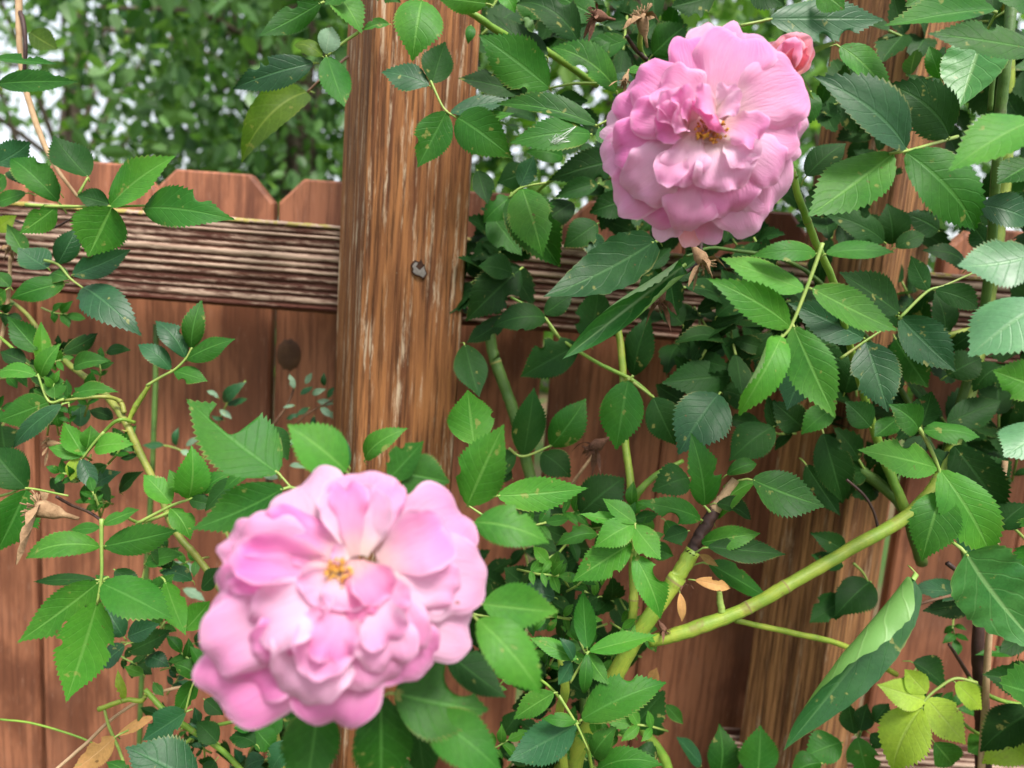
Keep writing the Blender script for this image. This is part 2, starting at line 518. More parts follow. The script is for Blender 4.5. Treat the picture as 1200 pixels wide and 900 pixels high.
def beam(name, length, h, depth, mat, seed, axis, groove, period, nl=90, nc=72, jag=.25):
    """squared timber; the long axis runs along local X ('x') or Z ('z'); local -Y is the grooved front.
    Returns a mesh whose ridge attribute says how proud (worn) each spot is."""
    r = np.random.default_rng(seed)
    # closed cross section polygon (a = across, b = into depth), sampled finely, corners rounded
    rr = .004
    per = []
    def edge(a0, b0, a1, b1, n):
        for k in range(n): per.append((a0 + (a1 - a0) * k / n, b0 + (b1 - b0) * k / n))
    H, D = h / 2, depth
    edge(-H + rr, 0, H - rr, 0, nc)
    edge(H - rr, 0, H, rr, 3); edge(H, rr, H, D - rr, max(6, int(nc * D / h)))
    edge(H, D - rr, H - rr, D, 3); edge(H - rr, D, -H + rr, D, 8)
    edge(-H + rr, D, -H, D - rr, 3); edge(-H, D - rr, -H, rr, max(6, int(nc * D / h)))
    edge(-H, rr, -H + rr, 0, 3)
    per = np.array(per); m = len(per)
    prof = ridge_profile(m, seed, period)
    prof2 = ridge_profile(m, seed + 7, period)
    verts, att, faces = [], [], []
    cen = np.array([0, D / 2])
    for i in range(nl + 1):
        tt = i / nl
        sh = 1.2 * np.sin(tt * 3 + seed) + .6 * np.sin(tt * 9 + 2 * seed)
        idx = np.arange(m) + sh
        mixw = .5 + .5 * np.sin(tt * 5 + seed * 1.7)
        p = np.interp(idx % m, np.arange(m), prof) * (1 - .5 * mixw) + np.interp(idx % m, np.arange(m), prof2) * .5 * mixw
        p = np.clip(p + r.normal(0, .05, m), 0, 1)
        d = per - cen
        nn = d / np.array([H, D / 2])
        nrm = np.where((np.abs(nn[:, 0]) > np.abs(nn[:, 1]))[:, None], np.stack([np.sign(d[:, 0]), 0 * d[:, 0]], 1), np.stack([0 * d[:, 0], np.sign(d[:, 1])], 1))
        q = per - nrm * ((1 - p) * groove)[:, None]
        for k in range(m):
            L = (tt - .5) * length
            verts.append((L, q[k, 1], q[k, 0]) if axis == 'x' else (q[k, 0], q[k, 1], L))
        att.append(p)
    for i in range(nl):
        for k in range(m):
            a, b = i * m + k, i * m + (k + 1) % m
            f = (a, b, b + m, a + m)
            faces.append(f if axis == 'z' else f[::-1])
    faces.append(tuple(range(m))[::-1] if axis == 'z' else tuple(range(m)))
    faces.append(tuple(nl * m + k for k in range(m)) if axis == 'z' else tuple(nl * m + k for k in range(m))[::-1])
    me = make_mesh(name, verts, faces, mat, smooth=True)
    at = me.attributes.new('ridge', 'FLOAT', 'POINT')
    at.data.foreach_set('value', np.concatenate(att).astype(np.float32))
    return me

# upper rail left of the post: top edge (30,235)-(402,262), bottom edge (60,345)-(396,368)
pt, pb = on_plane(215, 249, Y_RAIL), on_plane(215, 357, Y_RAIL)
rail_h = pt.z - pb.z
rail_z = (pt.z + pb.z) / 2
xl, xr = on_plane(-1290, 300, Y_RAIL).x, on_plane(404, 315, Y_RAIL).x
obj('rail', beam('rail', xr - xl + .03, rail_h, .04, RAILM, 3, 'x', .0048, 7.0, 260, 84), fence, Matrix.Translation(((xl + xr + .03) / 2, Y_RAIL, rail_z)))
xl2, xr2 = on_plane(520, 330, Y_RAIL).x, on_plane(2390, 330, Y_RAIL).x
obj('rail', beam('rail', xr2 - xl2, rail_h, .04, RAILM, 12, 'x', .0048, 7.0, 130, 84), fence, Matrix.Translation(((xl2 + xr2) / 2, Y_RAIL + .006, rail_z - .002)))
pl = on_plane(1000, 926, Y_RAIL)
xl3 = on_plane(860, 880, Y_RAIL).x; xr3 = on_plane(2390, 880, Y_RAIL).x
obj('rail', beam('rail', xr3 - xl3, .07, .04, RAILM, 23, 'x', .003, 6.0, 80, 50), fence, Matrix.Translation(((xl3 + xr3) / 2, Y_RAIL + .010, pl.z)))

def post(px, py, Y, size, rot, top, mat, seed, label):
    c = on_plane(px, py, Y)
    me = beam('post', top, size, size, mat, seed, 'z', .0016, 4.5, 110, 60)
    M = Matrix.Translation((c.x, Y, top / 2)) @ Matrix.Rotation(rot, 4, 'Z') @ Matrix.Translation((0, -size / 2, 0))
    o = obj('post', me, fence, M)
    o['label'] = label
    return o, M
post1, M1 = post(470, 300, .655, .096, radians(27), 2.25, POSTM, 5, 'weathered orange brown post with pale worn streaks')
post2, M2 = post(1006, 350, .715, .088, radians(38), 2.25, POSTR, 9, 'old brown corner post behind the leaves')

# sunken nail in the post
def nail():
    hit = None
    Minv = M1.inverted()
    ray_o = Minv @ CAM
    ray_d = (Minv.to_3x3() @ (on_plane(491, 316, .6) - CAM)).normalized()
    t_ = (-.0006 - ray_o.y) / ray_d.y
    c = ray_o + ray_d * t_
    r0 = random.Random(4)
    mb = MB()
    K = 18
    ring = [(.82 + r0.uniform(-.22, .22)) for _ in range(K)]
    # torn rim of wood, then a recessed grey plate with a dark notch
    def rg(rad, y, sx=1.0, sz=1.0):
        return [Vector((c.x + cos(2 * pi * k / K) * rad * ring[k] * sx, c.y + y, c.z + sin(2 * pi * k / K) * rad * ring[k] * sz)) for k in range(K)]
    a, b, d = rg(.0092, .0004, .95, 1.0), rg(.0085, -.0016, .95, 1.0), rg(.0078, -.0008, .95, .95)
    vs = a + b + d
    fs = [(k, (k + 1) % K, K + (k + 1) % K, K + k) for k in range(K)] + [(K + k, K + (k + 1) % K, 2 * K + (k + 1) % K, 2 * K + k) for k in range(K)]
    mb.add(vs, fs, 0)
    mb.add(d + [Vector((c.x, c.y - .0017, c.z - .002))], [(k, (k + 1) % K, K) for k in range(K)], 1)
    # raised splinter above
    tz = c.z + .0085
    mb.add([(c.x - .0035, c.y - .0012, tz - .006), (c.x + .004, c.y - .0012, tz - .005), (c.x + .001, c.y - .0012, tz + .001), (c.x, c.y - .0016, tz - .009)], [(0, 1, 2), (0, 3, 1)], 2)
    mb.v = [M1 @ v for v in mb.v]
    mb.build('nail_head', [HOLEM, NAILM, HOLEM], post1, M1 @ c)
# post1 is rotated, so its child gets a plain matrix
_o_obj = obj
def obj_rot(name, me, parent, M):
    o = bpy.data.objects.new(name, me); COL.objects.link(o)
    o.parent = parent
    o.matrix_local = M1.inverted() @ M
    return o
obj = obj_rot
nail()
obj = _o_obj

# ------------------------------------------------------------------ trees beyond the fence
def leaf_cloud(centers, dirs, size, n_side=1):
    """folded six-corner leaves: 4 triangles each"""
    N = len(centers)
    d = dirs / np.linalg.norm(dirs, axis=1, keepdims=True)
    ref = rng.normal(size=(N, 3)); s = np.cross(d, ref); s /= np.linalg.norm(s, axis=1, keepdims=True)
    nrm = np.cross(s, d)
    L = size[:, None]; Wd = L * .30
    base = centers; tip = centers + d * L
    m1 = centers + d * L * .3; m2 = centers + d * L * .68
    v = np.stack([base, m1 + s * Wd + nrm * L * .06, m2 + s * Wd * .8 + nrm * L * .05, tip, m2 - s * Wd * .8 + nrm * L * .05, m1 - s * Wd + nrm * L * .06], 1)
    faces = []
    idx = np.arange(N) * 6
    f = np.stack([np.stack([idx, idx + 1, idx + 2, idx + 3], 1), np.stack([idx, idx + 3, idx + 4, idx + 5], 1)], 1).reshape(-1, 4)
    return v.reshape(-1, 3), f

def tree(px, d, label, crown_h, crown_r, z_mid, nclump, per, size, mat, droop=.5, seed=1):
    base = on_plane(px, 400, d); base.z = 0
    r = np.random.default_rng(seed)
    t = empty('tree', base, label, 'tree', 'trees beyond the fence')
    top = z_mid + crown_h * .7
    mb = MB()
    pts = [base + Vector((0, 0, -.1))]
    for k in range(1, 6):
        pts.append(base + Vector((r.uniform(-.1, .1), r.uniform(-.1, .1), top * k / 5)))
    sp = spline([tuple(p) for p in pts], 4)
    mb.tube(sp, np.linspace(.11, .02, len(sp)), 8)
    cl = []
    for k in range(nclump):
        while True:
            q = r.uniform(-1, 1, 3)
            if (q ** 2).sum() < 1: break
        cl.append(np.array(base) * [1, 1, 0] + [0, 0, z_mid] + q * [crown_r, crown_r, crown_h])
    for c in cl[:26]:
        a = sp[r.integers(len(sp) // 3, len(sp))]
        mid = (a + c) / 2 + [0, 0, .12]
        s2 = spline([a, mid, c], 4)
        mb.tube(s2, np.linspace(.022, .004, len(s2)), 5)
    mb.build('trunk', BARK, t, base)
    cen, dr, sz, shade = [], [], [], []
    for c in cl:
        n = int(per * r.uniform(.5, 1.4))
        sc = r.uniform(.6, 1.3)
        off = r.normal(0, 1, (n, 3)) * [.17 * sc, .17 * sc, .20 * sc * (1 + droop)]
        cen.append(c + off)
        dr.append(r.normal(0, .6, (n, 3)) + [0, 0, -droop])
        sz.append(size * r.uniform(.6, 1.35, n))
        shade.append(np.clip(r.normal(.45, .3, n) + r.uniform(-.25, .25), 0, 1))
    cen, dr, sz, shade = np.vstack(cen), np.vstack(dr), np.concatenate(sz), np.concatenate(shade)
    keep = (cen[:, 2] > .1) & (cen[:, 1] > 1.15)
    v, f = leaf_cloud(cen[keep], dr[keep], sz[keep])
    sh = np.repeat(shade[keep], 6)
    me = make_mesh('crown', v - np.array(base), f.tolist(), mat, np.stack([sh, sh], 1), smooth=False)
    obj('crown', me, t, Matrix.Translation(base))
    return t
tree(335, 3.1, 'dense deep green tree just over the fence left of the near post', 1.5, 1.0, 2.7, 110, 120, .058, TREE_A, .6, 21)
tree(80, 4.6, 'loose bright green tree with sky showing through, farthest left over the fence', 1.7, 1.5, 3.2, 34, 110, .062, TREE_B, .7, 22)
tree(345, 6.8, 'tall deep green tree behind the loose bright one', 2.6, 1.6, 4.2, 80, 150, .085, TREE_A, .7, 23)
tree(690, 3.6, 'bright green tree mostly hidden behind the rose leaves right of the near post', 1.4, 1.0, 3.0, 60, 90, .085, TREE_B, .6, 24)
tree(980, 4.4, 'deep green tree glimpsed behind the upper pink rose', 1.6, 1.3, 3.4, 70, 90, .09, TREE_A, .6, 25)
tree(-160, 5.2, 'deep green tree at the left edge beyond the fence', 2.0, 1.2, 2.4, 34, 100, .065, TREE_A, .6, 26)
# hedge farther back
hb = on_plane(200, 330, 11.0); hb.z = 0
hedge = empty('hedge', hb, 'bright green hedge far behind the fence under the trees', 'hedge')
N = 15000
hc = np.stack([rng.uniform(-9, 10, N), 11 + rng.normal(0, .5, N), rng.uniform(0.05, 2.4, N)], 1)
hc[:, 2] *= .85 + .3 * np.sin(hc[:, 0] * 1.3) * np.sin(hc[:, 0] * .7 + 1)
v, f = leaf_cloud(hc, rng.normal(0, .7, (N, 3)), rng.uniform(.12, .28, N))
sh = np.repeat(np.clip(rng.normal(.5, .3, N), 0, 1), 6)
tag(obj('foliage', make_mesh('foliage', v - np.array(hb), f.tolist(), TREE_B, np.stack([sh, sh], 1), smooth=False), hedge, Matrix.Translation(hb)), kind='stuff')
mb = MB()
for k in range(20):
    x = -9 + k + rng.uniform(-.2, .2)
    mb.tube([(x, 11, -.1), (x + rng.uniform(-.2, .2), 11, 1.2), (x + rng.uniform(-.4, .4), 11, 2.4)], [.05, .035, .01], 6)
mb.build('stems', BARK, hedge, hb)

# ------------------------------------------------------------------ leaves
def leaf_geom(L, W, r, n=26, nc=5, bend=.0, vee=.15, curlL=.15, curlR=.15, wav=.05, bites=(), kind='rose', tooth=1.25, stalk=.12, left=1.0):
    """leaf along +X, face +Z; returns verts, faces, uvs, material index"""
    n = n + n % 2
    mid = []
    x = z = 0.0
    ds = 1.0 / n
    for i in range(n + 1):
        mid.append((x, z))
        a = bend * ((i + .5) / n - .35) * 2
        x += cos(a) * ds; z += sin(a) * ds
    ex, ez = mid[-1]
    s = 1 / sqrt(ex * ex + ez * ez); th = math.atan2(ez, ex)
    mid = [((px * cos(th) + pz * sin(th)) * s * L, (-px * sin(th) + pz * cos(th)) * s * L) for px, pz in mid]
    verts, uvs, faces, mi = [], [], [], []
    half = (nc - 1) // 2
    asym = 1 + r.uniform(-.10, .10)
    ph = r.uniform(0, 6.28)
    for i in range(n + 1):
        u = i / n
        if kind == 'rose':
            hw = max(sin(pi * min(1, u ** .82)), 0) ** (.74 + .62 * u)
        else:
            hw = max(sin(pi * min(1, u ** .66)), 0) ** (.62 + .55 * u)
        hw *= W / 2
        for c in range(-half, half + 1):
            v = c / half
            sd = 1 if v >= 0 else -1
            w = hw * (asym if v > 0 else (2 - asym) * left)
            av = abs(v)
            dx = 0.0
            if av == 1 and 0 < i < n:
                if kind == 'rose':
                    k = r.uniform(.7, 1.2) * tooth
                    if i % 2 == 0: w *= 1 + .045 * k; dx = .8 * k * L / n
                    else: w *= 1 - .05 * k; dx = -.1 * L / n
                else:
                    w *= 1 + r.uniform(-.04, .04) * tooth
            sarc = av * w
            for (bu, bv, br_) in bites:
                q = u * L - bu * L
                if abs(q) < br_ * L and v * bv > 0:
                    sarc = min(sarc, max(.02 * W, abs(bv) * W / 2 - sqrt(br_ * br_ * L * L - q * q)))
                    dx = 0.0
            k = (curlR if v > 0 else curlL) / (W / 2 + 1e-9)
            k *= 1 + .25 * sin(5 * u + ph)
            if abs(k) < 1e-6: yy, zz = sarc * cos(vee), sarc * sin(vee)
            else: yy, zz = (sin(vee + k * sarc) - sin(vee)) / k, (cos(vee) - cos(vee + k * sarc)) / k
            zz += wav * w * sin(7 * u + ph + (1.7 if v > 0 else 0)) * av * av
            if kind == 'vine' and av > .4: zz += wav * .35 * w * sin(31 * u + ph) * av
            px, pz = mid[i]
            yy *= sd
            verts.append((px + dx, yy, zz + pz))
            uvs.append((u, .5 + v / 2))
    for i in range(n):
        for c in range(nc - 1):
            a = i * nc + c
            faces.append((a, a + nc, a + nc + 1, a + 1)); mi.append(0)
    if stalk:
        b0 = len(verts)
        rs = L * .014 + .0003
        for (sx, sz, rr) in ((.03 * L, -rs * .6, rs * .7), (-.35 * stalk * L, -.25 * stalk * L, rs * .8), (-.7 * stalk * L, -1.3 * stalk * L, rs * .8)):
            for k in range(5):
                a = 2 * pi * k / 5
                verts.append((sx, cos(a) * rr, sz + sin(a) * rr)); uvs.append((0, .5))
        for j in range(2):
            for k in range(5):
                a, b = b0 + j * 5 + k, b0 + j * 5 + (k + 1) % 5
                faces.append((a, b, b + 5, a + 5)); mi.append(1)
    return verts, faces, uvs, mi

UP = Vector((0, 0, 1))
def leaf_frame(B, T, roll, lift=.45):
    x = (T - B)
    L = x.length
    x = x / L
    nz = (CAM - (B + T) / 2).normalized() + UP * lift
    nz = (nz - x * nz.dot(x)).normalized()
    y = nz.cross(x)
    M = Matrix((x, y, nz)).transposed()
    M = M @ Matrix.Rotation(roll, 3, 'X')
    return L, M

COUNT = {}          # leaves and leaflets built as parts, per plant
def leaflet(parent, bx, by, tx, ty, w, d, tone, name='leaflet', r=random, dz=None, roll=None, stalk=None, **kw):
    Lp = math.hypot(tx - bx, ty - by)
    if dz is None: dz = r.uniform(-.22, .12)
    B = P(bx, by, d)
    T = P(tx, ty, d * (1 + dz * Lp / F))
    if roll is None: roll = r.uniform(-.35, .35)
    L, M = leaf_frame(B, T, roll)
    W = w * d / F * 1.03 / max(.8, cos(roll))
    big = Lp > 60
    a = dict(n=38 if big else 28, nc=7 if big else 5, bend=r.uniform(-.95, .35), vee=r.uniform(.0, .34), curlL=r.uniform(-.65, .45), curlR=r.uniform(-.65, .45), wav=r.uniform(.03, .16), stalk=stalk if stalk is not None else .10)
    if r.random() < .42:      # chewed edges
        a['bites'] = [(r.uniform(.2, .9), r.choice((-1, 1)) * r.uniform(.75, 1.05), r.uniform(.035, .085)) for _ in range(r.choice((1, 1, 2, 3)))]
        a['nc'] = 9; a['n'] += 8
    a.update(kw)
    v, f, uv, mi = leaf_geom(L, W, r, **a)
    me = make_mesh(name, v, f, [LEAF[tone], STEM['stalk']], uv, mi)
    return obj(name, me, parent, Matrix.Translation(B) @ M.to_4x4())

def cane(parent, pts, rad, mat, name='cane', thorn=0, nodes=0, n=9, label=None):
    """pts: (px, py, depth) in the photograph; rad in pixels at that depth (number or list)"""
    q = []
    for i, p in enumerate(pts):
        rr = (rad[i] if hasattr(rad, '__len__') else rad) * .86
        q.append((*P(p[0], p[1], p[2]), rr * p[2] / F))
    sp = spline(q, 7)
    r = random.Random(int(pts[0][0] * 7 + pts[0][1]))
    mb = MB()
    sp0 = sp
    pl_, rads, scar = [], [], []
    nd = set(r.randrange(2, len(sp) - 2) for _ in range(nodes)) if len(sp) > 6 else set()
    for i, q4 in enumerate(sp):
        p_, R0 = Vector(q4[:3]), q4[3] * (1 + r.uniform(-.05, .05))
        if i in nd:                                   # a leaf scar: short swollen ring
            dv = (Vector(sp[i + 1][:3]) - p_).normalized()
            for (o_, f_) in ((-.9, 1.02), (-.2, 1.09), (.1, 1.10), (.4, 1.02)):
                pl_.append(p_ + dv * o_ * R0); rads.append(R0 * f_)
            scar.append(len(pl_) - 3)
        else:
            pl_.append(p_ + Vector((r.uniform(-1, 1), r.uniform(-1, 1), r.uniform(-1, 1))) * R0 * .06); rads.append(R0)
    f0 = len(mb.f)
    mb.tube(pl_, rads, n)
    for i in scar:
        for k in range(n): mb.mi[f0 + i * n + k] = 1
    for k in range(thorn):
        i = r.randrange(1, len(sp) - 2)
        p, dr = Vector(sp[i][:3]), (Vector(sp[i + 1][:3]) - Vector(sp[i - 1][:3])).normalized()
        s = dr.cross(Vector((r.uniform(-1, 1), r.uniform(-1, .2), r.uniform(-1, 1)))).normalized()
        R0 = sp[i][3]
        mb.tube([p + s * R0 * .7, p + s * R0 * 1.6 - dr * R0 * .1, p + s * R0 * 2.5 - dr * R0 * .7], [R0 * .5, R0 * .26, R0 * .03], 5)
    o = mb.build(name, [STEM[mat], STEM['scar']], parent, sp[0][:3])
    if label: o['label'] = label
    return o

def compound(parent, d, tone, stem, leaves, mat='stalk', r0=1.9):
    """a leaf: stalk through stem pixels, its leaflets as sub-parts"""
    if stem:
        q = [P(p[0], p[1], d if len(p) < 3 else p[2]) for p in stem]
        sp = spline([tuple(x) for x in q], 5)
        mb = MB()
        rr = np.linspace(r0, r0 * .6, len(sp)) * d / F
        mb.tube(sp, rr, 6)
        par = mb.build('leaf', STEM[mat], parent, sp[0])
        nm = 'leaflet'
    else:
        par, nm = parent, 'leaf'
    COUNT[parent.name] = COUNT.get(parent.name, 0) + len(leaves)
    for l in leaves:
        tn = l[5] if len(l) > 5 and l[5] else tone
        kw = l[6] if len(l) > 6 else {}
        dd = kw.pop('d', d + random.uniform(-.012, .012) * (0 if stem else 1.5))
        st = kw.pop('stalk', .07 if stem else .16)
        leaflet(par, l[0], l[1], l[2], l[3], l[4], dd, tn, nm, stalk=st, **kw)
    return par

# ------------------------------------------------------------------ rose bushes
bl = on_plane(150, 880, .56); bl.z = 0
left_bush = empty('rose_bush', bl, 'climbing rose left of the near post, bearing the large blurred pink bloom in front', 'rose bush', 'rose bushes along the fence')
br = on_plane(740, 880, .58); br.z = 0
right_bush = empty('rose_bush', br, 'dense climbing rose right of the near post with the upper pink bloom and yellow-green canes', 'rose bush', 'rose bushes along the fence')
LB, RB = left_bush, right_bush

# --- canes of the left bush
cane(LB, [(-30, 330, .60), (25, 362, .58), (55, 402, .57), (82, 428, .56), (108, 448, .55), (130, 470, .54), (150, 500, .53), (166, 535, .53), (186, 575, .53), (205, 622, .53), (240, 665, .53), (285, 740, .53), (330, 900, .54), (350, 1150, .56), (330, 2200, .60)], [2.5, 2.6, 3.8, 4.2, 4.4, 4.8, 5, 4.8, 4.5, 4.5, 4.5, 5, 5, 5, 6], 'olive', thorn=9, nodes=8)
cane(LB, [(170, 808, .50), (196, 836, .50), (226, 857, .51), (276, 895, .52), (330, 980, .54), (345, 1200, .56)], [3, 3.8, 3.6, 3.6, 4, 4], 'green', thorn=3, nodes=3)
cane(LB, [(116, 831, .50), (135, 824, .50), (150, 820, .50), (166, 821, .50), (172, 812, .50)], [3.6, 3.4, 3.2, 3.2, 3], 'yellow', nodes=2)
cane(LB, [(205, 880, .55), (240, 855, .55), (275, 845, .55)], 2.4, 'green')
cane(LB, [(146, 484, .53), (140, 470, .53), (118, 465, .52), (70, 470, .51)], [3.2, 3, 2.6, 1.8], 'olive', nodes=1)
cane(LB, [(158, 495, .53), (140, 492, .52), (122, 506, .52), (97, 537, .51)], [2.4, 2.4, 2.2, 1.6], 'green')
cane(LB, [(150, 495, .53), (158, 478, .53), (172, 456, .53), (176, 449, .53)], [2.6, 3.6, 3, 1.6], 'yellow', nodes=1)
cane(LB, [(0, 395, .56), (30, 422, .55), (55, 446, .54), (70, 462, .54)], [1.8, 2.4, 2.4, 2.2], 'green')
cane(LB, [(12, 300, .57), (10, 345, .57), (2, 395, .57), (-15, 440, .57)], [2.2, 2.4, 2.6, 2.6], 'tan')
cane(LB, [(-10, 250, .58), (30, 262, .58), (60, 268, .57), (100, 246, .56)], [1.8, 1.6, 1.4, 1], 'brown')
cane(LB, [(183, 380, .75), (182, 450, .75), (178, 560, .75), (170, 700, .76), (160, 1000, .77), (140, 1900, .77)], [3.6, 3.6, 3.6, 3.6, 3.4, 4], 'dark')
cane(LB, [(415, 700, .285), (430, 800, .31), (440, 900, .33), (430, 1050, .40), (380, 1300, .50)], [5, 5, 5, 5, 6], 'green')
cane(LB, [(120, 612, .46), (140, 603, .48), (165, 612, .50), (200, 600, .53)], [1.8, 2, 2.2, 2.4], 'stalk')
cane(LB, [(0, 843, .55), (40, 848, .55), (98, 866, .55), (130, 885, .56)], [1.3, 1.4, 1.3, 1.2], 'green')

# --- leaves of the left bush
random.seed(29)
C = compound
C(LB, .50, 'm', [(30, 240), (66, 242), (100, 242), (130, 242), (170, 241)], [
    (169, 244, 277, 258, 45, 'm'), (129, 241, 207, 182, 46, 'l'), (131, 243, 103, 302, 55, 'l'), (128, 239, 90, 229, 26, 'd'), (66, 242, 22, 274, 28, 'l')], r0=2.2)
C(LB, .52, 'd', [(92, 228), (103, 208)], [(103, 207, 62, 158, 46, 'd')])
C(LB, .54, 'm', None, [(68, 236, 12, 186, 38, 'm'), (70, 226, 40, 205, 22), (-4, 192, 36, 166, 30, 'g'), (5, 205, -20, 230, 26), (-8, 68, 68, 75, 17, 'm'), (-2, 98, 93, 96, 27, 'm'), (12, 200, 40, 222, 22, 'd'), (30, 226, -10, 240, 20, 'm')])
C(LB, .62, 'o', None, [(35, 38, 68, 58, 27, 'o')])
C(LB, .53, 'g', [(52, 305), (68, 310), (82, 326), (98, 338)], [
    (68, 309, 90, 266, 26, 'g'), (85, 322, 154, 292, 31, 'g'), (76, 331, 12, 350, 28, 'm'), (56, 314, 20, 290, 36, 'g'), (97, 337, 167, 395, 43, 'g', {'bites': [(.2, -1.1, .09)], 'nc': 9}), (80, 327, 58, 322, 22, 'm')])
C(LB, .56, 'm', None, [(12, 336, -8, 318, 20), (6, 340, -15, 356, 22), (30, 300, 8, 262, 20, 'l'), (-4, 270, 20, 252, 18, 'y')])
C(LB, .50, 'g', [(172, 452), (190, 441), (205, 433), (218, 420), (225, 407)], [
    (217, 419, 181, 376, 28, 'g'), (200, 433, 161, 404, 24, 'g'), (224, 408, 237, 351, 24, 'm'), (219, 421, 277, 397, 27, 'm'), (204, 435, 244, 447, 22, 'm', {'bites': [(.35, -1, .12)]})])
C(LB, .53, 'm', None, [(74, 413, 115, 390, 21, 'd'), (86, 431, 131, 423, 24), (46, 413, 8, 370, 28), (50, 432, 48, 376, 19, 'l'), (48, 441, 72, 402, 24, 'l'), (125, 412, 154, 411, 15, 'd'), (60, 455, 36, 420, 22, 'd'), (30, 425, 0, 412, 22, 'd')])
C(LB, .50, 'm', [(75, 468), (57, 470), (44, 438)], [(42, 440, -4, 438, 25, 'l'), (57, 471, -4, 494, 38, 'm'), (64, 467, 62, 436, 22, 'm'), (72, 474, 16, 526, 24, 'g'), (85, 463, 140, 460, 20, 'm')])
C(LB, .51, 'l', [(122, 506), (108, 522), (97, 537)], [
    (111, 525, 158, 521, 29, 'l'), (96, 535, 56, 524, 19, 'l'), (95, 538, 113, 576, 20, 'g'), (90, 536, 83, 564, 18, 'y'), (98, 534, 74, 494, 28, 'l'), (102, 525, 106, 498, 22, 'l')])
C(LB, .54, 'd', None, [(94, 500, 95, 470, 20, 'g'), (132, 491, 104, 481, 20, 'd'), (113, 572, 143, 553, 22, 'g'), (140, 576, 169, 552, 20, 'd'), (70, 500, 66, 470, 16, 'm'), (110, 560, 130, 590, 18, 'd'), (125, 545, 98, 560, 16, 'd'), (60, 560, 75, 580, 14, 'd')])
C(LB, .50, 'd', [(-10, 584), (12, 578), (31, 572), (80, 581)], [(31, 572, -10, 524, 46, 'd'), (31, 574, -4, 648, 48, 'm')])
C(LB, .48, 'l', [(160, 614), (200, 593), (222, 585), (240, 577)], [
    (200, 590, 168, 556, 30, 'l'), (221, 584, 224, 521, 37, 'l'), (239, 578, 274, 554, 20, 'm'), (222, 586, 254, 592, 18, 'd'), (200, 596, 223, 633, 27, 'l'), (214, 578, 198, 550, 18, 'l')], r0=2.2)
C(LB, .37, 'm', [(352, 585), (345, 576), (325, 553)], [(326, 554, 218, 467, 84, 'm', {'bites': [(.645, -.36, .15)], 'nc': 13, 'n': 44, 'roll': .1, 'vee': .08, 'curlL': .1, 'curlR': .1})])
C(LB, .36, 'm', None, [(332, 572, 222, 621, 50, 'm', {'roll': .1}), (300, 548, 262, 575, 24, 'm', {'d': .42}), (318, 500, 338, 540, 26, 'd', {'d': .46}), (265, 545, 250, 520, 16, 'l', {'d': .48}), (280, 560, 240, 600, 26, 'd', {'d': .45})])
C(LB, .42, 'm', [(119, 608), (119, 640), (119, 675), (114, 708)], [
    (122, 640, 209, 621, 34, 'm'), (121, 614, 164, 597, 21, 'l'), (117, 618, 82, 621, 13, 'm'), (117, 641, 30, 656, 33, 'l'), (116, 682, 19, 754, 46, 'l'), (114, 705, 77, 824, 62, 'l', {'roll': 0}), (120, 684, 203, 726, 52, 'm')], r0=2.4)
C(LB, .50, 'd', None, [(112, 679, 38, 682, 15, 'd'), (194, 682, 218, 745, 28, 'l'), (217, 738, 246, 704, 30, 'l'), (145, 746, 124, 710, 27, 'g'), (150, 746, 188, 731, 25, 'g'), (146, 756, 114, 783, 29, 'g'), (152, 763, 201, 738, 27, 'd'), (172, 770, 199, 782, 20, 'g'),
    (200, 665, 175, 640, 26, 'd'), (170, 660, 215, 650, 24, 'm'), (135, 668, 165, 690, 22, 'd'), (225, 680, 186, 672, 22, 'g'), (178, 700, 205, 672, 24, 'm'), (236, 690, 260, 665, 24, 'd')])
C(LB, .46, 'm', [(250, 775), (238, 786), (226, 802), (217, 835)], [(230, 793, 204, 779, 26, 'm'), (238, 786, 222, 757, 17, 'm'), (230, 797, 204, 840, 22, 'm'), (218, 834, 166, 868, 36, 'g'), (243, 786, 262, 790, 14, 'l')])
C(LB, .42, 'g', None, [(230, 918, 146, 875, 60, 'g', {'roll': .1}), (152, 906, 124, 893, 16, 'm'), (168, 790, 145, 781, 13, 'l', {'d': .52}), (180, 800, 192, 816, 10, 'l', {'d': .52}), (146, 820, 138, 784, 11, 'y', {'d': .5})])
C(LB, .48, 't', None, [(134, 864, 80, 908, 28, 't'), (138, 861, 186, 838, 14, 't', {'d': .5})])
cane(LB, [(62, 905, .49), (100, 872, .50), (140, 836, .51), (190, 810, .52), (255, 800, .54)], [2.2, 2.4, 2.4, 2.2, 1.6], 'tan', name='dry_twig')
cane(LB, [(122, 830, .5), (128, 852, .5), (140, 880, .5), (148, 905, .5)], [1.8, 2, 2, 2], 'stalk')
C(LB, .52, 'd', None, [(275, 852, 305, 842, 22, 'm'), (282, 838, 262, 812, 22, 'd'), (300, 872, 268, 866, 24, 'd'), (255, 870, 230, 845, 24, 'd'), (310, 890, 285, 905, 26, 'g'), (240, 820, 262, 838, 20, 'd'), (265, 760, 240, 742, 24, 'd'), (255, 735, 232, 726, 22, 'g'), (300, 855, 322, 880, 26, 'm'), (252, 892, 240, 915, 22, 'd'), (240, 760, 262, 775, 20, 'm'), (330, 838, 310, 860, 30, 'm'), (345, 870, 318, 905, 30, 'g')])
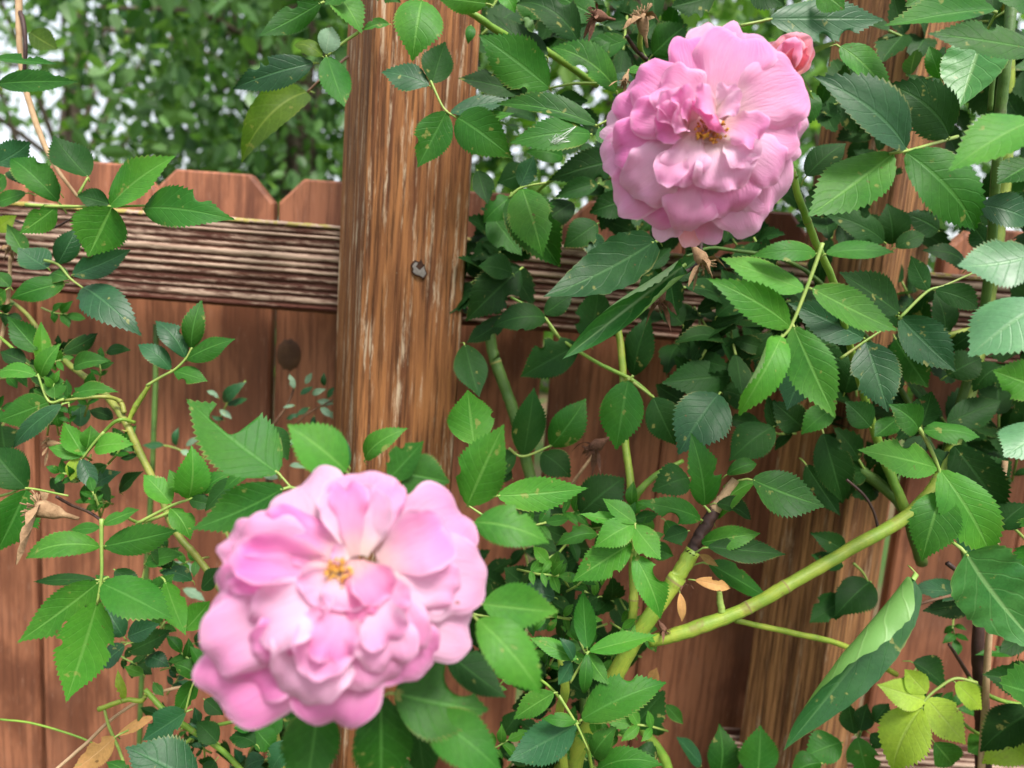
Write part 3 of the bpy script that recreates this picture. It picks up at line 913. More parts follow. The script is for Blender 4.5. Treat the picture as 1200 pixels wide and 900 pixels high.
# around the big bloom
C(LB, .30, 'l', None, [(406, 552, 336, 497, 62, 'l', {'roll': 0, 'd': .32}), (409, 546, 377, 501, 24, 'g', {'d': .36}), (428, 538, 479, 502, 27, 'l', {'d': .38}), (455, 562, 497, 516, 40, 'm', {'d': .34}), (468, 553, 528, 565, 50, 'm', {'d': .34})])
C(LB, .32, 'l', None, [(566, 708, 656, 717, 52, 'l', {'roll': .1}), (560, 726, 634, 814, 56, 'l', {'roll': 0}), (556, 612, 644, 637, 50, 'l', {'d': .33})])
C(LB, .27, 'm', None, [(462, 812, 574, 832, 88, 'm', {'bites': [(.68, .78, .205)], 'nc': 13, 'n': 44, 'roll': 0, 'vee': .05, 'curlL': .1, 'curlR': .1, 'd': .305}),
    (522, 762, 594, 818, 50, 'd', {'d': .33}), (500, 838, 590, 908, 58, 'm', {'d': .31}), (446, 815, 447, 930, 70, 'm', {'roll': 0, 'd': .31}), (374, 822, 358, 935, 66, 'm', {'roll': 0, 'd': .31}), (490, 832, 500, 915, 44, 'd', {'d': .34})])

# --- canes of the right bush
cane(RB, [(812, 645, .50), (790, 682, .50), (758, 728, .50), (722, 788, .51), (692, 850, .52), (672, 900, .53), (650, 1050, .56), (640, 2200, .62)], [10.5, 11, 11, 11.5, 11.5, 11.5, 12, 13], 'yellow', nodes=2, n=12)
cane(RB, [(810, 648, .50), (824, 622, .50), (838, 597, .50)], [9.4, 9.2, 8.6], 'brown', n=12, label='blackened dead length of a cut cane')
cane(RB, [(837, 599, .50), (850, 580, .50), (862, 562, .50)], [8.4, 7.6, 6.0], 'tan', n=10, label='dry tan broken tip of the cut cane')
cane(RB, [(760, 752, .505), (800, 741, .50), (868, 716, .50), (930, 682, .50), (1000, 641, .51), (1068, 600, .53), (1110, 540, .56), (1150, 400, .6), (1180, 180, .62), (1180, -40, .6)], [8, 10, 9, 8.8, 8.6, 8.5, 8.5, 8, 7.5, 7], 'yellow', nodes=3, n=12)
cane(RB, [(862, 727, .53), (930, 742, .55), (990, 757, .57), (1050, 790, .6)], [4, 4, 4, 3.8], 'yellow', nodes=1)
cane(RB, [(572, 380, .63), (578, 415, .63), (590, 450, .63), (601, 480, .63), (618, 545, .63), (640, 640, .63), (690, 900, .63), (690, 2000, .64)], 8, 'dark', nodes=1)
cane(RB, [(720, 360, .58), (729, 420, .57), (731, 500, .56), (737, 550, .55), (741, 590, .54), (742, 660, .535), (741, 722, .53), (725, 800, .53)], [4.5, 5, 5.2, 5.4, 6.5, 6, 6, 6], 'yellow', nodes=2)
cane(RB, [(741, 588, .54), (752, 572, .54), (770, 556, .55), (800, 540, .56)], [6, 5, 4, 3], 'green')
cane(RB, [(870, 190, .40), (922, 195, .42), (936, 232, .43), (955, 282, .45), (978, 335, .47), (1000, 420, .52), (1030, 520, .56), (1062, 600, .56)], [4.5, 5, 5, 5, 5, 5, 6, 7], 'green', nodes=2, thorn=3)
cane(RB, [(1188, -30, .48), (1180, 60, .48), (1173, 125, .49), (1168, 200, .5), (1150, 380, .56), (1100, 560, .58)], [7, 7, 7, 6.5, 6, 6], 'dark')
cane(RB, [(1180, 40, .49), (1166, 78, .48), (1160, 130, .49)], [3.6, 3.6, 3.2], 'dark')
cane(RB, [(740, 830, .6), (757, 860, .6), (782, 900, .61), (800, 1000, .62)], [7, 7, 7.5, 8], 'green')
cane(RB, [(1000, 545, .60), (1040, 575, .60), (1062, 602, .60), (1080, 660, .62)], 8, 'dark')
cane(RB, [(992, 562, .52), (1012, 580, .52), (1024, 600, .52), (1030, 624, .52)], 1.9, 'brown')
cane(RB, [(1178, 540, .55), (1170, 600, .55), (1165, 672, .55), (1150, 900, .57), (1100, 1900, .6)], [3.6, 3.8, 4, 4.5, 5], 'tan')
cane(RB, [(1168, 590, .54), (1182, 612, .54), (1210, 640, .54)], 2, 'stalk')
cane(RB, [(540, 8, .52), (560, 20, .52), (590, 40, .54), (640, 60, .58), (700, 100, .62)], [4.6, 4.8, 5, 5, 5], 'green')
cane(RB, [(605, 262, .66), (640, 215, .62), (690, 205, .60), (760, 215, .58)], 2.6, 'green')
cane(RB, [(598, 348, .6), (622, 361, .6), (640, 376, .59), (656, 396, .58), (700, 425, .57), (742, 446, .56), (772, 472, .56)], [1.6, 2, 2, 2.3, 2.6, 2.8, 2], 'green')
cane(RB, [(625, 790, .47), (650, 811, .47), (675, 848, .47), (690, 882, .48), (700, 950, .5)], [1.8, 2, 2.2, 2.4, 2.4], 'green', nodes=2)
cane(RB, [(1095, 398, .58), (1140, 386, .58), (1180, 380, .6)], 4.2, 'yellow')
cane(RB, [(648, 605, .58), (672, 565, .58), (696, 532, .58)], [2.6, 2.4, 2], 'tan', name='dry_twig')
cane(RB, [(658, 770, .50), (662, 810, .5), (655, 840, .51), (662, 905, .52)], [6, 6.5, 6, 6], 'yellow')
cane(RB, [(1060, 852, .6), (1100, 830, .58), (1150, 862, .58), (1210, 880, .6)], [2.2, 2.4, 2.4, 2.2], 'green')
cane(RB, [(1135, 795, .57), (1165, 818, .57), (1215, 830, .58)], 3, 'green')

# --- leaves of the right bush: top, beside and above the near post
C(RB, .52, 'm', [(420, 38), (402, 50), (384, 65)], [(383, 66, 404, 126, 37, 'm'), (367, 74, 272, 105, 34, 'g'), (382, 63, 389, 31, 26, 'p'), (378, 66, 344, 54, 22, 'o')])
C(RB, .52, 'l', None, [(376, 3, 302, 43, 28, 'm'), (394, -8, 424, 40, 38, 'l'), (456, 28, 424, 36, 14, 'l'), (570, 4, 512, -2, 26, 'l'), (590, -8, 604, 16, 22, 'l'), (410, -15, 380, 5, 30, 'm'), (440, -18, 470, 4, 30, 'm'), (552, 30, 548, 52, 12, 'm', {'d': .56})])
C(RB, .44, 'l', [(492, -12), (494, 2)], [(494, 1, 483, 73, 57, 'l', {'roll': 0})])
C(RB, .50, 'm', [(496, 78), (506, 98), (520, 127), (535, 138)], [(503, 100, 446, 85, 35, 'g'), (507, 97, 522, 48, 37, 'd'), (523, 131, 489, 197, 44, 'm'), (536, 138, 601, 186, 49, 'm'), (528, 132, 600, 117, 26, 'g'), (536, 135, 604, 132, 20, 'l')])
C(RB, .54, 'm', [(700, 98), (672, 98), (645, 103)], [(644, 103, 560, 40, 56, 'm'), (641, 66, 577, 16, 45, 'd'), (722, 106, 644, 56, 41, 'l'), (612, 110, 536, 92, 35, 'd')])
C(RB, .56, 'd', None, [(678, 50, 603, 6, 48, 'd'), (640, 20, 600, -12, 36, 'm'), (700, 20, 650, -8, 36, 'm'), (735, 46, 674, 64, 28, 'm'), (765, 64, 806, 28, 38, 'm'), (838, -6, 786, 8, 42, 'd'), (735, 84, 771, 77, 15, 'l', {'d': .5}), (690, 70, 716, 50, 24, 'm'), (745, 100, 712, 92, 20, 'g'), (650, 120, 690, 118, 22, 'd')])
C(RB, .48, 'm', [(738, 128), (718, 138), (700, 147)], [(698, 146, 580, 122, 36, 'm', {'curlR': .9, 'curlL': -.2}), (692, 157, 596, 168, 40, 'm'), (702, 150, 720, 172, 24, 'm')])
C(RB, .53, 'm', [(596, 232), (611, 220), (640, 214)], [(612, 221, 636, 302, 51, 'l', {'roll': 0}), (610, 218, 626, 182, 25, 'g'), (600, 228, 657, 314, 58, 'm', {'d': .56}), (598, 232, 566, 262, 30, 'm', {'d': .58}), (575, 250, 612, 300, 40, 'm', {'d': .6})])
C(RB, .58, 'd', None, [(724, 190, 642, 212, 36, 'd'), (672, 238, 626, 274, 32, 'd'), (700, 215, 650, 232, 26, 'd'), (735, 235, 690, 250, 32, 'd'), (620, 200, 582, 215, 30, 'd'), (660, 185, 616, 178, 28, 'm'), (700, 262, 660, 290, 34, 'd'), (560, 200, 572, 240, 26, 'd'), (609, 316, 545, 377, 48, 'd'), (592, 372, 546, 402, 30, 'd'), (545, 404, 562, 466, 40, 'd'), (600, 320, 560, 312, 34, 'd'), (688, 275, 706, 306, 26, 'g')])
# --- top right
C(RB, .42, 'g', [(868, 30), (905, 22)], [(902, 22, 1037, 23, 52, 'g', {'roll': .15})])
C(RB, .43, 'm', None, [(1165, 10, 1034, 31, 46, 'm', {'roll': .2}), (1215, 58, 1086, 39, 50, 'm', {'roll': .2, 'd': .40}), (1102, 92, 1089, 54, 20, 'm', {'d': .5}), (985, 54, 1043, 117, 48, 'l', {'d': .45}), (1215, 140, 1110, 202, 64, 'l', {'d': .36, 'roll': .1}), (1212, 190, 1168, 216, 42, 'm'), (950, 108, 940, 152, 32, 'm', {'d': .5}), (945, 206, 992, 168, 38, 'd', {'d': .5}), (960, -12, 990, 12, 34, 'l'), (1100, -14, 1060, 8, 40, 'm'), (1215, 20, 1150, -8, 50, 'm'), (880, -10, 920, 8, 36, 'd')])
C(RB, .41, 'm', [(1122, 160, .46), (1095, 168, .43), (1062, 177), (1042, 180)], [(1062, 174, 952, 89, 64, 'g', {'roll': .1}), (1112, 160, 1036, 98, 58, 'd', {'d': .44}), (1046, 180, 946, 254, 70, 'l', {'roll': 0}), (1062, 179, 1143, 271, 70, 'm', {'roll': 0})], r0=2.4)
C(RB, .38, 'l', None, [(1216, 298, 1121, 311, 62, 's', {'roll': .1}), (1222, 355, 1134, 419, 80, 's', {'roll': .05}), (1148, 240, 1210, 262, 42, 'g', {'d': .45}), (1224, 455, 1163, 434, 46, 'l', {'bites': [(.6, 1, .12)], 'nc': 9}), (1226, 500, 1176, 536, 56, 's')])
# --- the bright sprig under the upper bloom
C(RB, .40, 'l', [(964, 285), (950, 325), (928, 380), (912, 400)], [(968, 297, 1049, 296, 31, 'm'), (956, 297, 878, 301, 27, 'm'), (952, 338, 1053, 388, 51, 'l'), (942, 339, 844, 302, 45, 'l', {'roll': .15}), (926, 383, 827, 326, 42, 'l', {'curlL': .7}), (916, 394, 865, 488, 48, 'l', {'roll': -.2, 'curlL': 1.9, 'vee': .1}), (930, 383, 979, 491, 52, 'l', {'roll': .25, 'curlL': .3, 'curlR': -.7})], r0=2.6)
C(RB, .50, 'g', [(985, 420), (1012, 401), (1032, 388)], [(948, 418, 922, 481, 46, 'g', {'d': .47}), (1015, 401, 1041, 484, 55, 'g'), (1012, 396, 922, 354, 48, 'g')])
C(RB, .52, 'd', [(1053, 374), (1086, 342), (1106, 335), (1140, 320)], [(1055, 372, 1121, 436, 51, 'g'), (1053, 366, 982, 318, 48, 'd'), (1088, 340, 1067, 299, 25, 'd'), (1096, 340, 1146, 363, 29, 'd')])
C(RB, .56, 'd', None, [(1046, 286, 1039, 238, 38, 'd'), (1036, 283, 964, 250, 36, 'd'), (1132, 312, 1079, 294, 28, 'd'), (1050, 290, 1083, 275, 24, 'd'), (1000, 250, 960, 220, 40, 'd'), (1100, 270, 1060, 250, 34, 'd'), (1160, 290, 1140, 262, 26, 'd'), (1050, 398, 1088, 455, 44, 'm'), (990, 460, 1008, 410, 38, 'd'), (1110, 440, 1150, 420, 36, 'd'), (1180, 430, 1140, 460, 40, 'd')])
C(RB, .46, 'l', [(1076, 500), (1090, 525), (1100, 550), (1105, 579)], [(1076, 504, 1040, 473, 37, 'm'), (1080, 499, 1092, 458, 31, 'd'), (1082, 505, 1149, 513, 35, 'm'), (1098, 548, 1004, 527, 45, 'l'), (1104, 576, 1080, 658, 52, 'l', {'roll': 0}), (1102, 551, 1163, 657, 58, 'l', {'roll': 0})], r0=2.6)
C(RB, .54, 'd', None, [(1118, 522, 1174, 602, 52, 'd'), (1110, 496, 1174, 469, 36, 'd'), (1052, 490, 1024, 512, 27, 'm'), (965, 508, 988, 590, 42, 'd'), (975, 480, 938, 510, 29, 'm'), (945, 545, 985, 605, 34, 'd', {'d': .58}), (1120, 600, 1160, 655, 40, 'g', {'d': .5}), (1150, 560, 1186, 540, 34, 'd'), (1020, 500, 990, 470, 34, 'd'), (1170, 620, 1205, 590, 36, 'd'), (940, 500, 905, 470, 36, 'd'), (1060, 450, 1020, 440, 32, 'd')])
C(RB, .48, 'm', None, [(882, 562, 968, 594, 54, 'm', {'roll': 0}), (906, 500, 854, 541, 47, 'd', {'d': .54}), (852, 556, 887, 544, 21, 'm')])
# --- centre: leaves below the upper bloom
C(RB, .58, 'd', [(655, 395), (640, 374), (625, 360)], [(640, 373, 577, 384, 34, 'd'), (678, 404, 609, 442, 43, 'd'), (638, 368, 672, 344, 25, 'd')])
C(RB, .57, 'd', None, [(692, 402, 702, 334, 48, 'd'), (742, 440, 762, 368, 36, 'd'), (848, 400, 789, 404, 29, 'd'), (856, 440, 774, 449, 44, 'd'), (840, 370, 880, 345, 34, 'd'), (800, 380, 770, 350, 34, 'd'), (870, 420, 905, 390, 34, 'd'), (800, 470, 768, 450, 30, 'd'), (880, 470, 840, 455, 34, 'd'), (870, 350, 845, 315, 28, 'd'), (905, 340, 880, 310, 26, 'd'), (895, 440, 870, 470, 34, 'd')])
C(RB, .56, 'd', [(596, 525), (613, 535), (646, 522), (668, 512)], [(614, 533, 626, 453, 41, 'd'), (646, 523, 687, 466, 37, 'm'), (635, 531, 669, 560, 35, 'd'), (604, 530, 566, 560, 34, 'd')])
C(RB, .52, 'm', [(742, 440), (736, 446)], [(736, 446, 722, 528, 53, 'm', {'roll': 0})])
C(RB, .55, 'd', [(742, 448), (766, 466)], [(766, 466, 792, 522, 41, 'd')])
C(RB, .46, 'l', [(575, 610), (560, 600), (548, 592)], [(556, 521, 548, 456, 55, 'l', {'d': .5, 'roll': 0}), (548, 592, 591, 496, 62, 'l', {'roll': 0, 'd': .38}), (583, 581, 690, 572, 39, 'l', {'d': .44})])
C(RB, .56, 'd', None, [(600, 612, 668, 604, 38, 'd'), (680, 602, 732, 560, 50, 'd'), (665, 640, 620, 650, 34, 'd'), (640, 668, 680, 650, 30, 'd'), (620, 690, 590, 665, 34, 'd'), (600, 560, 575, 545, 26, 'd')])
C(RB, .50, 'g', None, [(842, 462, 794, 534, 64, 'g', {'roll': 0})])
C(RB, .46, 'm', [(832, 600), (825, 592)], [(826, 592, 809, 506, 41, 'm', {'roll': .1})])
C(RB, .50, 'm', None, [(807, 560, 763, 576, 39, 'd'), (821, 608, 746, 589, 29, 'm', {'bites': [(.5, 1, .12)], 'nc': 9}), (838, 608, 889, 564, 31, 'l'), (822, 636, 892, 625, 27, 'l'), (830, 660, 902, 702, 38, 'm'), (830, 641, 922, 650, 32, 'd'), (780, 610, 800, 640, 22, 'm'), (806, 622, 776, 632, 22, 'd'), (840, 590, 880, 610, 28, 'd')])
C(RB, .46, 'l', [(744, 660), (745, 635), (744, 613)], [(745, 613, 706, 584, 25, 'l'), (743, 614, 679, 602, 23, 'l'), (742, 614, 696, 642, 35, 'l'), (743, 616, 775, 656, 35, 'l'), (740, 637, 670, 682, 43, 'l', {'roll': 0}), (743, 650, 774, 726, 36, 'l', {'bites': [(.35, 1.0, .13)], 'nc': 9})])
C(RB, .52, 'm', None, [(700, 626, 651, 640, 23, 'm'), (760, 640, 790, 652, 22, 'm'), (650, 700, 610, 690, 32, 'g'), (670, 720, 640, 700, 28, 'd'), (700, 700, 670, 722, 26, 'd'), (720, 700, 735, 740, 28, 'd', {'d': .58}), (648, 690, 640, 662, 18, 'g'), (640, 725, 625, 700, 20, 'g'), (610, 720, 650, 735, 24, 'm')])
C(RB, .46, 'm', [(668, 800), (680, 780), (690, 763)], [(688, 760, 683, 691, 27, 'm'), (691, 763, 771, 744, 24, 'l'), (676, 772, 620, 747, 21, 'l'), (670, 775, 654, 803, 21, 'g'), (672, 773, 655, 747, 17, 'g'), (688, 766, 684, 813, 16, 'm'), (688, 766, 714, 803, 23, 'l')])
C(RB, .46, 'm', [(655, 815), (675, 848), (690, 880)], [(682, 843, 782, 800, 47, 'm', {'roll': 0}), (649, 812, 601, 843, 27, 'l'), (675, 848, 594, 892, 48, 'g'), (676, 845, 634, 842, 15, 'm'), (695, 886, 723, 851, 29, 'm'), (698, 905, 778, 898, 32, 'm')])
C(RB, .56, 'd', None, [(745, 852, 780, 809, 42, 'd'), (780, 826, 801, 849, 15, 'm'), (770, 862, 768, 842, 20, 'd'), (640, 790, 610, 775, 26, 'd'), (640, 770, 615, 800, 24, 'm'), (630, 860, 610, 845, 22, 'd'), (590, 860, 610, 830, 26, 'd'), (660, 870, 640, 905, 28, 'd'), (625, 905, 605, 880, 28, 'm'), (720, 880, 745, 905, 30, 'd'), (660, 745, 640, 770, 22, 'd'), (710, 770, 735, 760, 26, 'd'), (590, 760, 610, 735, 26, 'd'), (720, 830, 700, 800, 24, 'd'), (770, 890, 745, 878, 26, 'd')])
# --- lower right
C(RB, .58, 'd', [(1000, 660), (1012, 672), (1020, 690)], [(990, 646, 948, 624, 24, 'd'), (988, 662, 950, 650, 24, 'd'), (1020, 682, 977, 724, 42, 'd'), (992, 700, 948, 730, 32, 'd')])
C(RB, .54, 'd', [(1065, 713), (1090, 704), (1136, 694)], [(1132, 694, 1064, 690, 25, 'g'), (1145, 706, 1080, 716, 25, 'd')], mat='red')
C(RB, .56, 'd', None, [(1192, 765, 1142, 768, 15, 'm'), (1216, 802, 1150, 790, 42, 'd'), (1070, 776, 1108, 806, 36, 'd'), (1216, 832, 1148, 882, 46, 'd'), (1205, 740, 1170, 770, 20, 'd'), (1190, 890, 1215, 860, 40, 'm')])
C(RB, .54, 'y', [(1145, 800), (1120, 795), (1100, 806), (1086, 818), (1078, 830)], [(1080, 830, 1046, 906, 52, 'y'), (1086, 819, 1132, 873, 43, 'y', {'bites': [(.45, 1.1, .09)], 'nc': 9}), (1085, 821, 1027, 802, 33, 'y'), (1086, 812, 1060, 784, 29, 'y'), (1120, 800, 1151, 832, 29, 'y')])
C(RB, .58, 'm', None, [(1095, 870, 1117, 897, 36, 'l'), (1160, 864, 1134, 882, 28, 'l'), (1206, 858, 1150, 895, 38, 'y'), (1005, 864, 1016, 908, 36, 'm'), (986, 870, 943, 886, 36, 'm'), (962, 894, 926, 908, 28, 'm'), (1020, 860, 1036, 874, 19, 'd'), (1008, 856, 1016, 824, 22, 'd'), (1025, 846, 1042, 824, 20, 'd'), (1001, 860, 994, 823, 24, 'd')])
C(RB, .62, 'm', None, [(842, 908, 842, 847, 35, 'm'), (888, 910, 891, 849, 46, 'm'), (822, 896, 792, 863, 26, 'g')])
cane(RB, [(1002, 905, .6), (1005, 872, .6), (1012, 850, .6), (1022, 838, .6)], 1.6, 'dark')

# ------------------------------------------------------------------ filler leaves deeper in the bushes
def inside(x, y, poly):
    c = False
    j = len(poly) - 1
    for i in range(len(poly)):
        xi, yi = poly[i]; xj, yj = poly[j]
        if (yi > y) != (yj > y) and x < (xj - xi) * (y - yi) / (yj - yi) + xi: c = not c
        j = i
    return c
FILL = {}
def filler(parent, poly, n, d0, d1, size, tones, seed, single_limit=0):
    """leaves of five leaflets scattered through a volume of the bush; the first ones are parts, the rest one mesh"""
    r = random.Random(seed)
    x0, x1 = min(p[0] for p in poly), max(p[0] for p in poly)
    y0, y1 = min(p[1] for p in poly), max(p[1] for p in poly)
    mb = FILL.setdefault(parent.name, MB())
    for k in range(n):
        while True:
            x, y = r.uniform(x0, x1), r.uniform(y0, y1)
            if inside(x, y, poly): break
        d = r.uniform(d0, d1)
        ang = r.uniform(0, 2 * pi)
        L = r.uniform(*size)
        tone = r.choice(tones)
        dx, dy = cos(ang), sin(ang)
        A, Bp = P(x - dx * L * .9, y - dy * L * .9, d + .03), P(x, y, d)
        mb.tube([A, (A + Bp) / 2 + Vector((0, 0, -.004)), Bp], .0011, 5, 2)
        specs = [(0, 0, 0, 1.0), (-.35, 1, 1.15, .9), (-.35, -1, -1.15, .9), (-.8, 1, 1.25, .7), (-.8, -1, -1.25, .7)]
        for (back, sgn, da, sc) in specs:
            a2 = ang + da * r.uniform(.8, 1.1)
            bx, by = x + dx * back * L, y + dy * back * L
            l2 = L * sc * r.uniform(.85, 1.1)
            B = P(bx, by, d + .03 * -back)
            T = P(bx + cos(a2) * l2, by + sin(a2) * l2, d + r.uniform(-.02, .03))
            Lm, M = leaf_frame(B, T, r.uniform(-.7, .7), .7)
            v, f, uv, mi = leaf_geom(Lm, Lm * r.uniform(.5, .62), r, n=16, nc=5, bend=r.uniform(-.6, .2), vee=r.uniform(0, .3), stalk=0)
            M4 = Matrix.Translation(B) @ M.to_4x4()
            mb.add([M4 @ Vector(q) for q in v], f, 0 if tone == 'd' else 1, uv)
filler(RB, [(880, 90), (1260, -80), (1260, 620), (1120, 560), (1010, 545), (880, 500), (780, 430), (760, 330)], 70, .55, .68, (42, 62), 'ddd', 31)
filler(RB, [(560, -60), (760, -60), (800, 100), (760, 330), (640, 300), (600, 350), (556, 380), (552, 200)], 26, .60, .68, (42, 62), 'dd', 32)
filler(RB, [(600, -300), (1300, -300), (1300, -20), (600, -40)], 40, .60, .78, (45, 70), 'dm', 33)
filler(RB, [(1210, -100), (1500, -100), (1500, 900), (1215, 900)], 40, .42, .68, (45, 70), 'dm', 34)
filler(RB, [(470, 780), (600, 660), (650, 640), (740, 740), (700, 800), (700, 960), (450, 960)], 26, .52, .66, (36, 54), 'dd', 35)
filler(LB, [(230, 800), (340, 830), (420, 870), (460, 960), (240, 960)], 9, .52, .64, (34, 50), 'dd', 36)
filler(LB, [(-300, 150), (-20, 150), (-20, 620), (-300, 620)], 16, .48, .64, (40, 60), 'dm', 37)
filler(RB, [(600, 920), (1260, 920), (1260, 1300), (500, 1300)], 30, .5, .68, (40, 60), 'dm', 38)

def sprigs(parent, poly, n, d0, d1, size, tones, seed):
    """small leaves of five or seven leaflets filling the gaps, each leaf and leaflet its own part"""
    r = random.Random(seed)
    x0, x1 = min(p[0] for p in poly), max(p[0] for p in poly)
    y0, y1 = min(p[1] for p in poly), max(p[1] for p in poly)
    for k in range(n):
        while True:
            x, y = r.uniform(x0, x1), r.uniform(y0, y1)
            if inside(x, y, poly): break
        d = r.uniform(d0, d1)
        a = r.uniform(-pi, .6) if r.random() < .7 else r.uniform(0, 2 * pi)
        L = r.uniform(*size)
        dx, dy = cos(a), sin(a)
        tone = r.choice(tones)
        lv = [(x, y, x + dx * L, y + dy * L, L * r.uniform(.42, .56))]
        pairs = r.choice((2, 2, 3))
        for q in range(pairs):
            bx, by = x - dx * L * (.30 + .48 * q), y - dy * L * (.30 + .48 * q)
            for sg in (-1, 1):
                a2 = a + sg * r.uniform(.85, 1.25)
                l2 = L * (.92 - .16 * q) * r.uniform(.85, 1.1)
                lv.append((bx, by, bx + cos(a2) * l2, by + sin(a2) * l2, l2 * r.uniform(.42, .56)))
        back = .30 + .48 * (pairs - 1) + .6
        if COUNT[parent.name] > 296:          # past the limit: the small ones join the foliage mass
            mb = FILL[parent.name]
            mb.tube([P(x - dx * L * back, y - dy * L * back, d + .02), P(x - dx * L * back * .5 - dy * 2, y - dy * L * back * .5 + dx * 2, d), P(x, y, d)], .0009, 5, 2)
            for (bx, by, tx, ty, w) in lv:
                B, T = P(bx, by, d), P(tx, ty, d + r.uniform(-.012, .008))
                Lm, M = leaf_frame(B, T, r.uniform(-.35, .35))
                v, f, uv, mi = leaf_geom(Lm, w * d / F, r, n=20, nc=5, bend=r.uniform(-.8, .3), vee=r.uniform(0, .3), curlL=r.uniform(-.6, .4), curlR=r.uniform(-.6, .4), stalk=0)
                M4 = Matrix.Translation(B) @ M.to_4x4()
                mb.add([M4 @ Vector(q) for q in v], f, {'d': 0, 'm': 1, 'l': 3, 'g': 4}[tone], uv)
            continue
        compound(parent, d, tone, [(x - dx * L * back, y - dy * L * back, d + .02), (x - dx * L * back * .5 - dy * 2, y - dy * L * back * .5 + dx * 2), (x, y)], lv, r0=1.3)
sprigs(LB, [(5, 300), (60, 330), (130, 420), (170, 560), (190, 640), (130, 600), (30, 560), (0, 460)], 12, .54, .60, (17, 27), 'mmld', 51)
sprigs(LB, [(140, 620), (230, 640), (250, 790), (330, 850), (300, 900), (200, 890), (160, 790)], 13, .54, .62, (18, 28), 'mdgd', 52)
sprigs(RB, [(590, 640), (660, 640), (720, 760), (740, 900), (590, 900), (580, 760)], 9, .50, .56, (22, 32), 'mlml', 53)
sprigs(RB, [(640, 560), (720, 590), (800, 600), (850, 640), (760, 700), (680, 690)], 5, .52, .56, (22, 30), 'mld', 54)
sprigs(RB, [(600, 600), (720, 590), (790, 640), (770, 700), (700, 760), (610, 740)], 7, .475, .51, (20, 30), 'lllm', 56)
sprigs(LB, [(60, 600), (200, 610), (260, 690), (250, 880), (190, 870), (130, 720)], 11, .52, .60, (18, 28), 'mlmd', 57)
sprigs(LB, [(0, 330), (70, 360), (150, 470), (170, 590), (60, 590), (0, 480)], 9, .50, .56, (16, 25), 'lml', 58)
sprigs(RB, [(590, 640), (650, 620), (760, 720), (800, 820), (740, 900), (590, 900)], 9, .49, .56, (20, 32), 'lml', 59)
sprigs(RB, [(1040, 620), (1200, 620), (1200, 880), (1060, 880)], 4, .58, .64, (20, 30), 'dm', 55)
for bush in (LB, RB):
    tag(FILL[bush.name].build('foliage', [LEAF['d'], LEAF['m'], STEM['stalk'], LEAF['l'], LEAF['g']], bush, WORLD_LOC[bush.name]), kind='stuff')

# ------------------------------------------------------------------ roses
def petal_mesh(Fm, base, tip, w, h, cup, ruf, refl, r, notch=.05, nu=24, nv=19, narrow=.32):
    """base, tip, width in photograph pixels about the flower centre; h = heights towards the viewer at base, middle, tip"""
    C0, X, Y, Z, s = Fm
    b = np.array(base, float); e = np.array(tip, float) - b
    L = np.linalg.norm(e); e /= L; L *= r.uniform(.94, 1.05)
    p = np.array([-e[1], e[0]])
    verts, uvs, faces = [], [], []
    ph, ph2, ph3 = r.uniform(0, 6.28), r.uniform(0, 6.28), r.uniform(0, 6.28)
    sk = r.uniform(-.10, .10)
    m1, m2, m3 = r.choice((2, 3, 3, 4)), r.choice((5, 6, 7)), r.choice((9, 11))
    um = .56
    am2 = r.uniform(.005, .045)
    for i in range(nu + 1):
        u = 1 - (1 - i / nu) ** 1.5
        if u < um:
            g = u / um
            f = narrow + (1 - narrow) * (g * g * (3 - 2 * g)) ** .75
            cap = 0.0
        else:
            cap = min(1, (u - um) / (1 - um))
            f = max(0, 1 - cap ** 2.5) ** (1 / 2.3)
        for j in range(nv + 1):
            v = -1 + 2 * j / nv
            th = math.atan2(v * f, (u - um) / (1 - um) if u > um else (u - um) / um)      # angle about the petal's middle
            rho = min(1, max(abs(v) * (.35 + .65 * f if u > um else 1), cap))
            gr = min(1, max(0, u / .35))
            sc = 1 + (.075 * sin(m1 * th + ph) + am2 * sin(m2 * th + ph2) + .024 * sin(m3 * th + ph3)) * gr * rho
            sc -= notch * math.exp(-(th / .22) ** 2) * rho ** 4
            ll = (um + (u - um) * (sc if u > um else 1)) * L
            q = b + e * ll + p * (f * w / 2 * v * sc + sk * L * u * u)
            hh = h[0] * (1 - u) ** 2 + 2 * h[1] * u * (1 - u) + h[2] * u * u
            hh += cup * w * (v * f) ** 2 * (.3 + .7 * sin(pi * min(1, u * .95)))
            hh += 1.5 * ruf * w * (sin(m1 * th + ph3) * .6 + .4 * sin(m2 * th + ph)) * rho ** 4 * gr
            hh += .006 * w * sin(8 * v + ph2 + 2 * u) * u * (1 - rho * .5)
            hh -= refl * L * max(0, (rho - .60) / .40) ** 2.5 * gr
            pos = C0 + (X * float(q[0]) + Y * float(-q[1]) + Z * hh * 1.5) * s
            verts.append(pos); uvs.append((u, .5 + v / 2))
    for i in range(nu):
        for j in range(nv):
            a = i * (nv + 1) + j
            faces.append((a, a + 1, a + nv + 2, a + nv + 1))
    return verts, faces, uvs

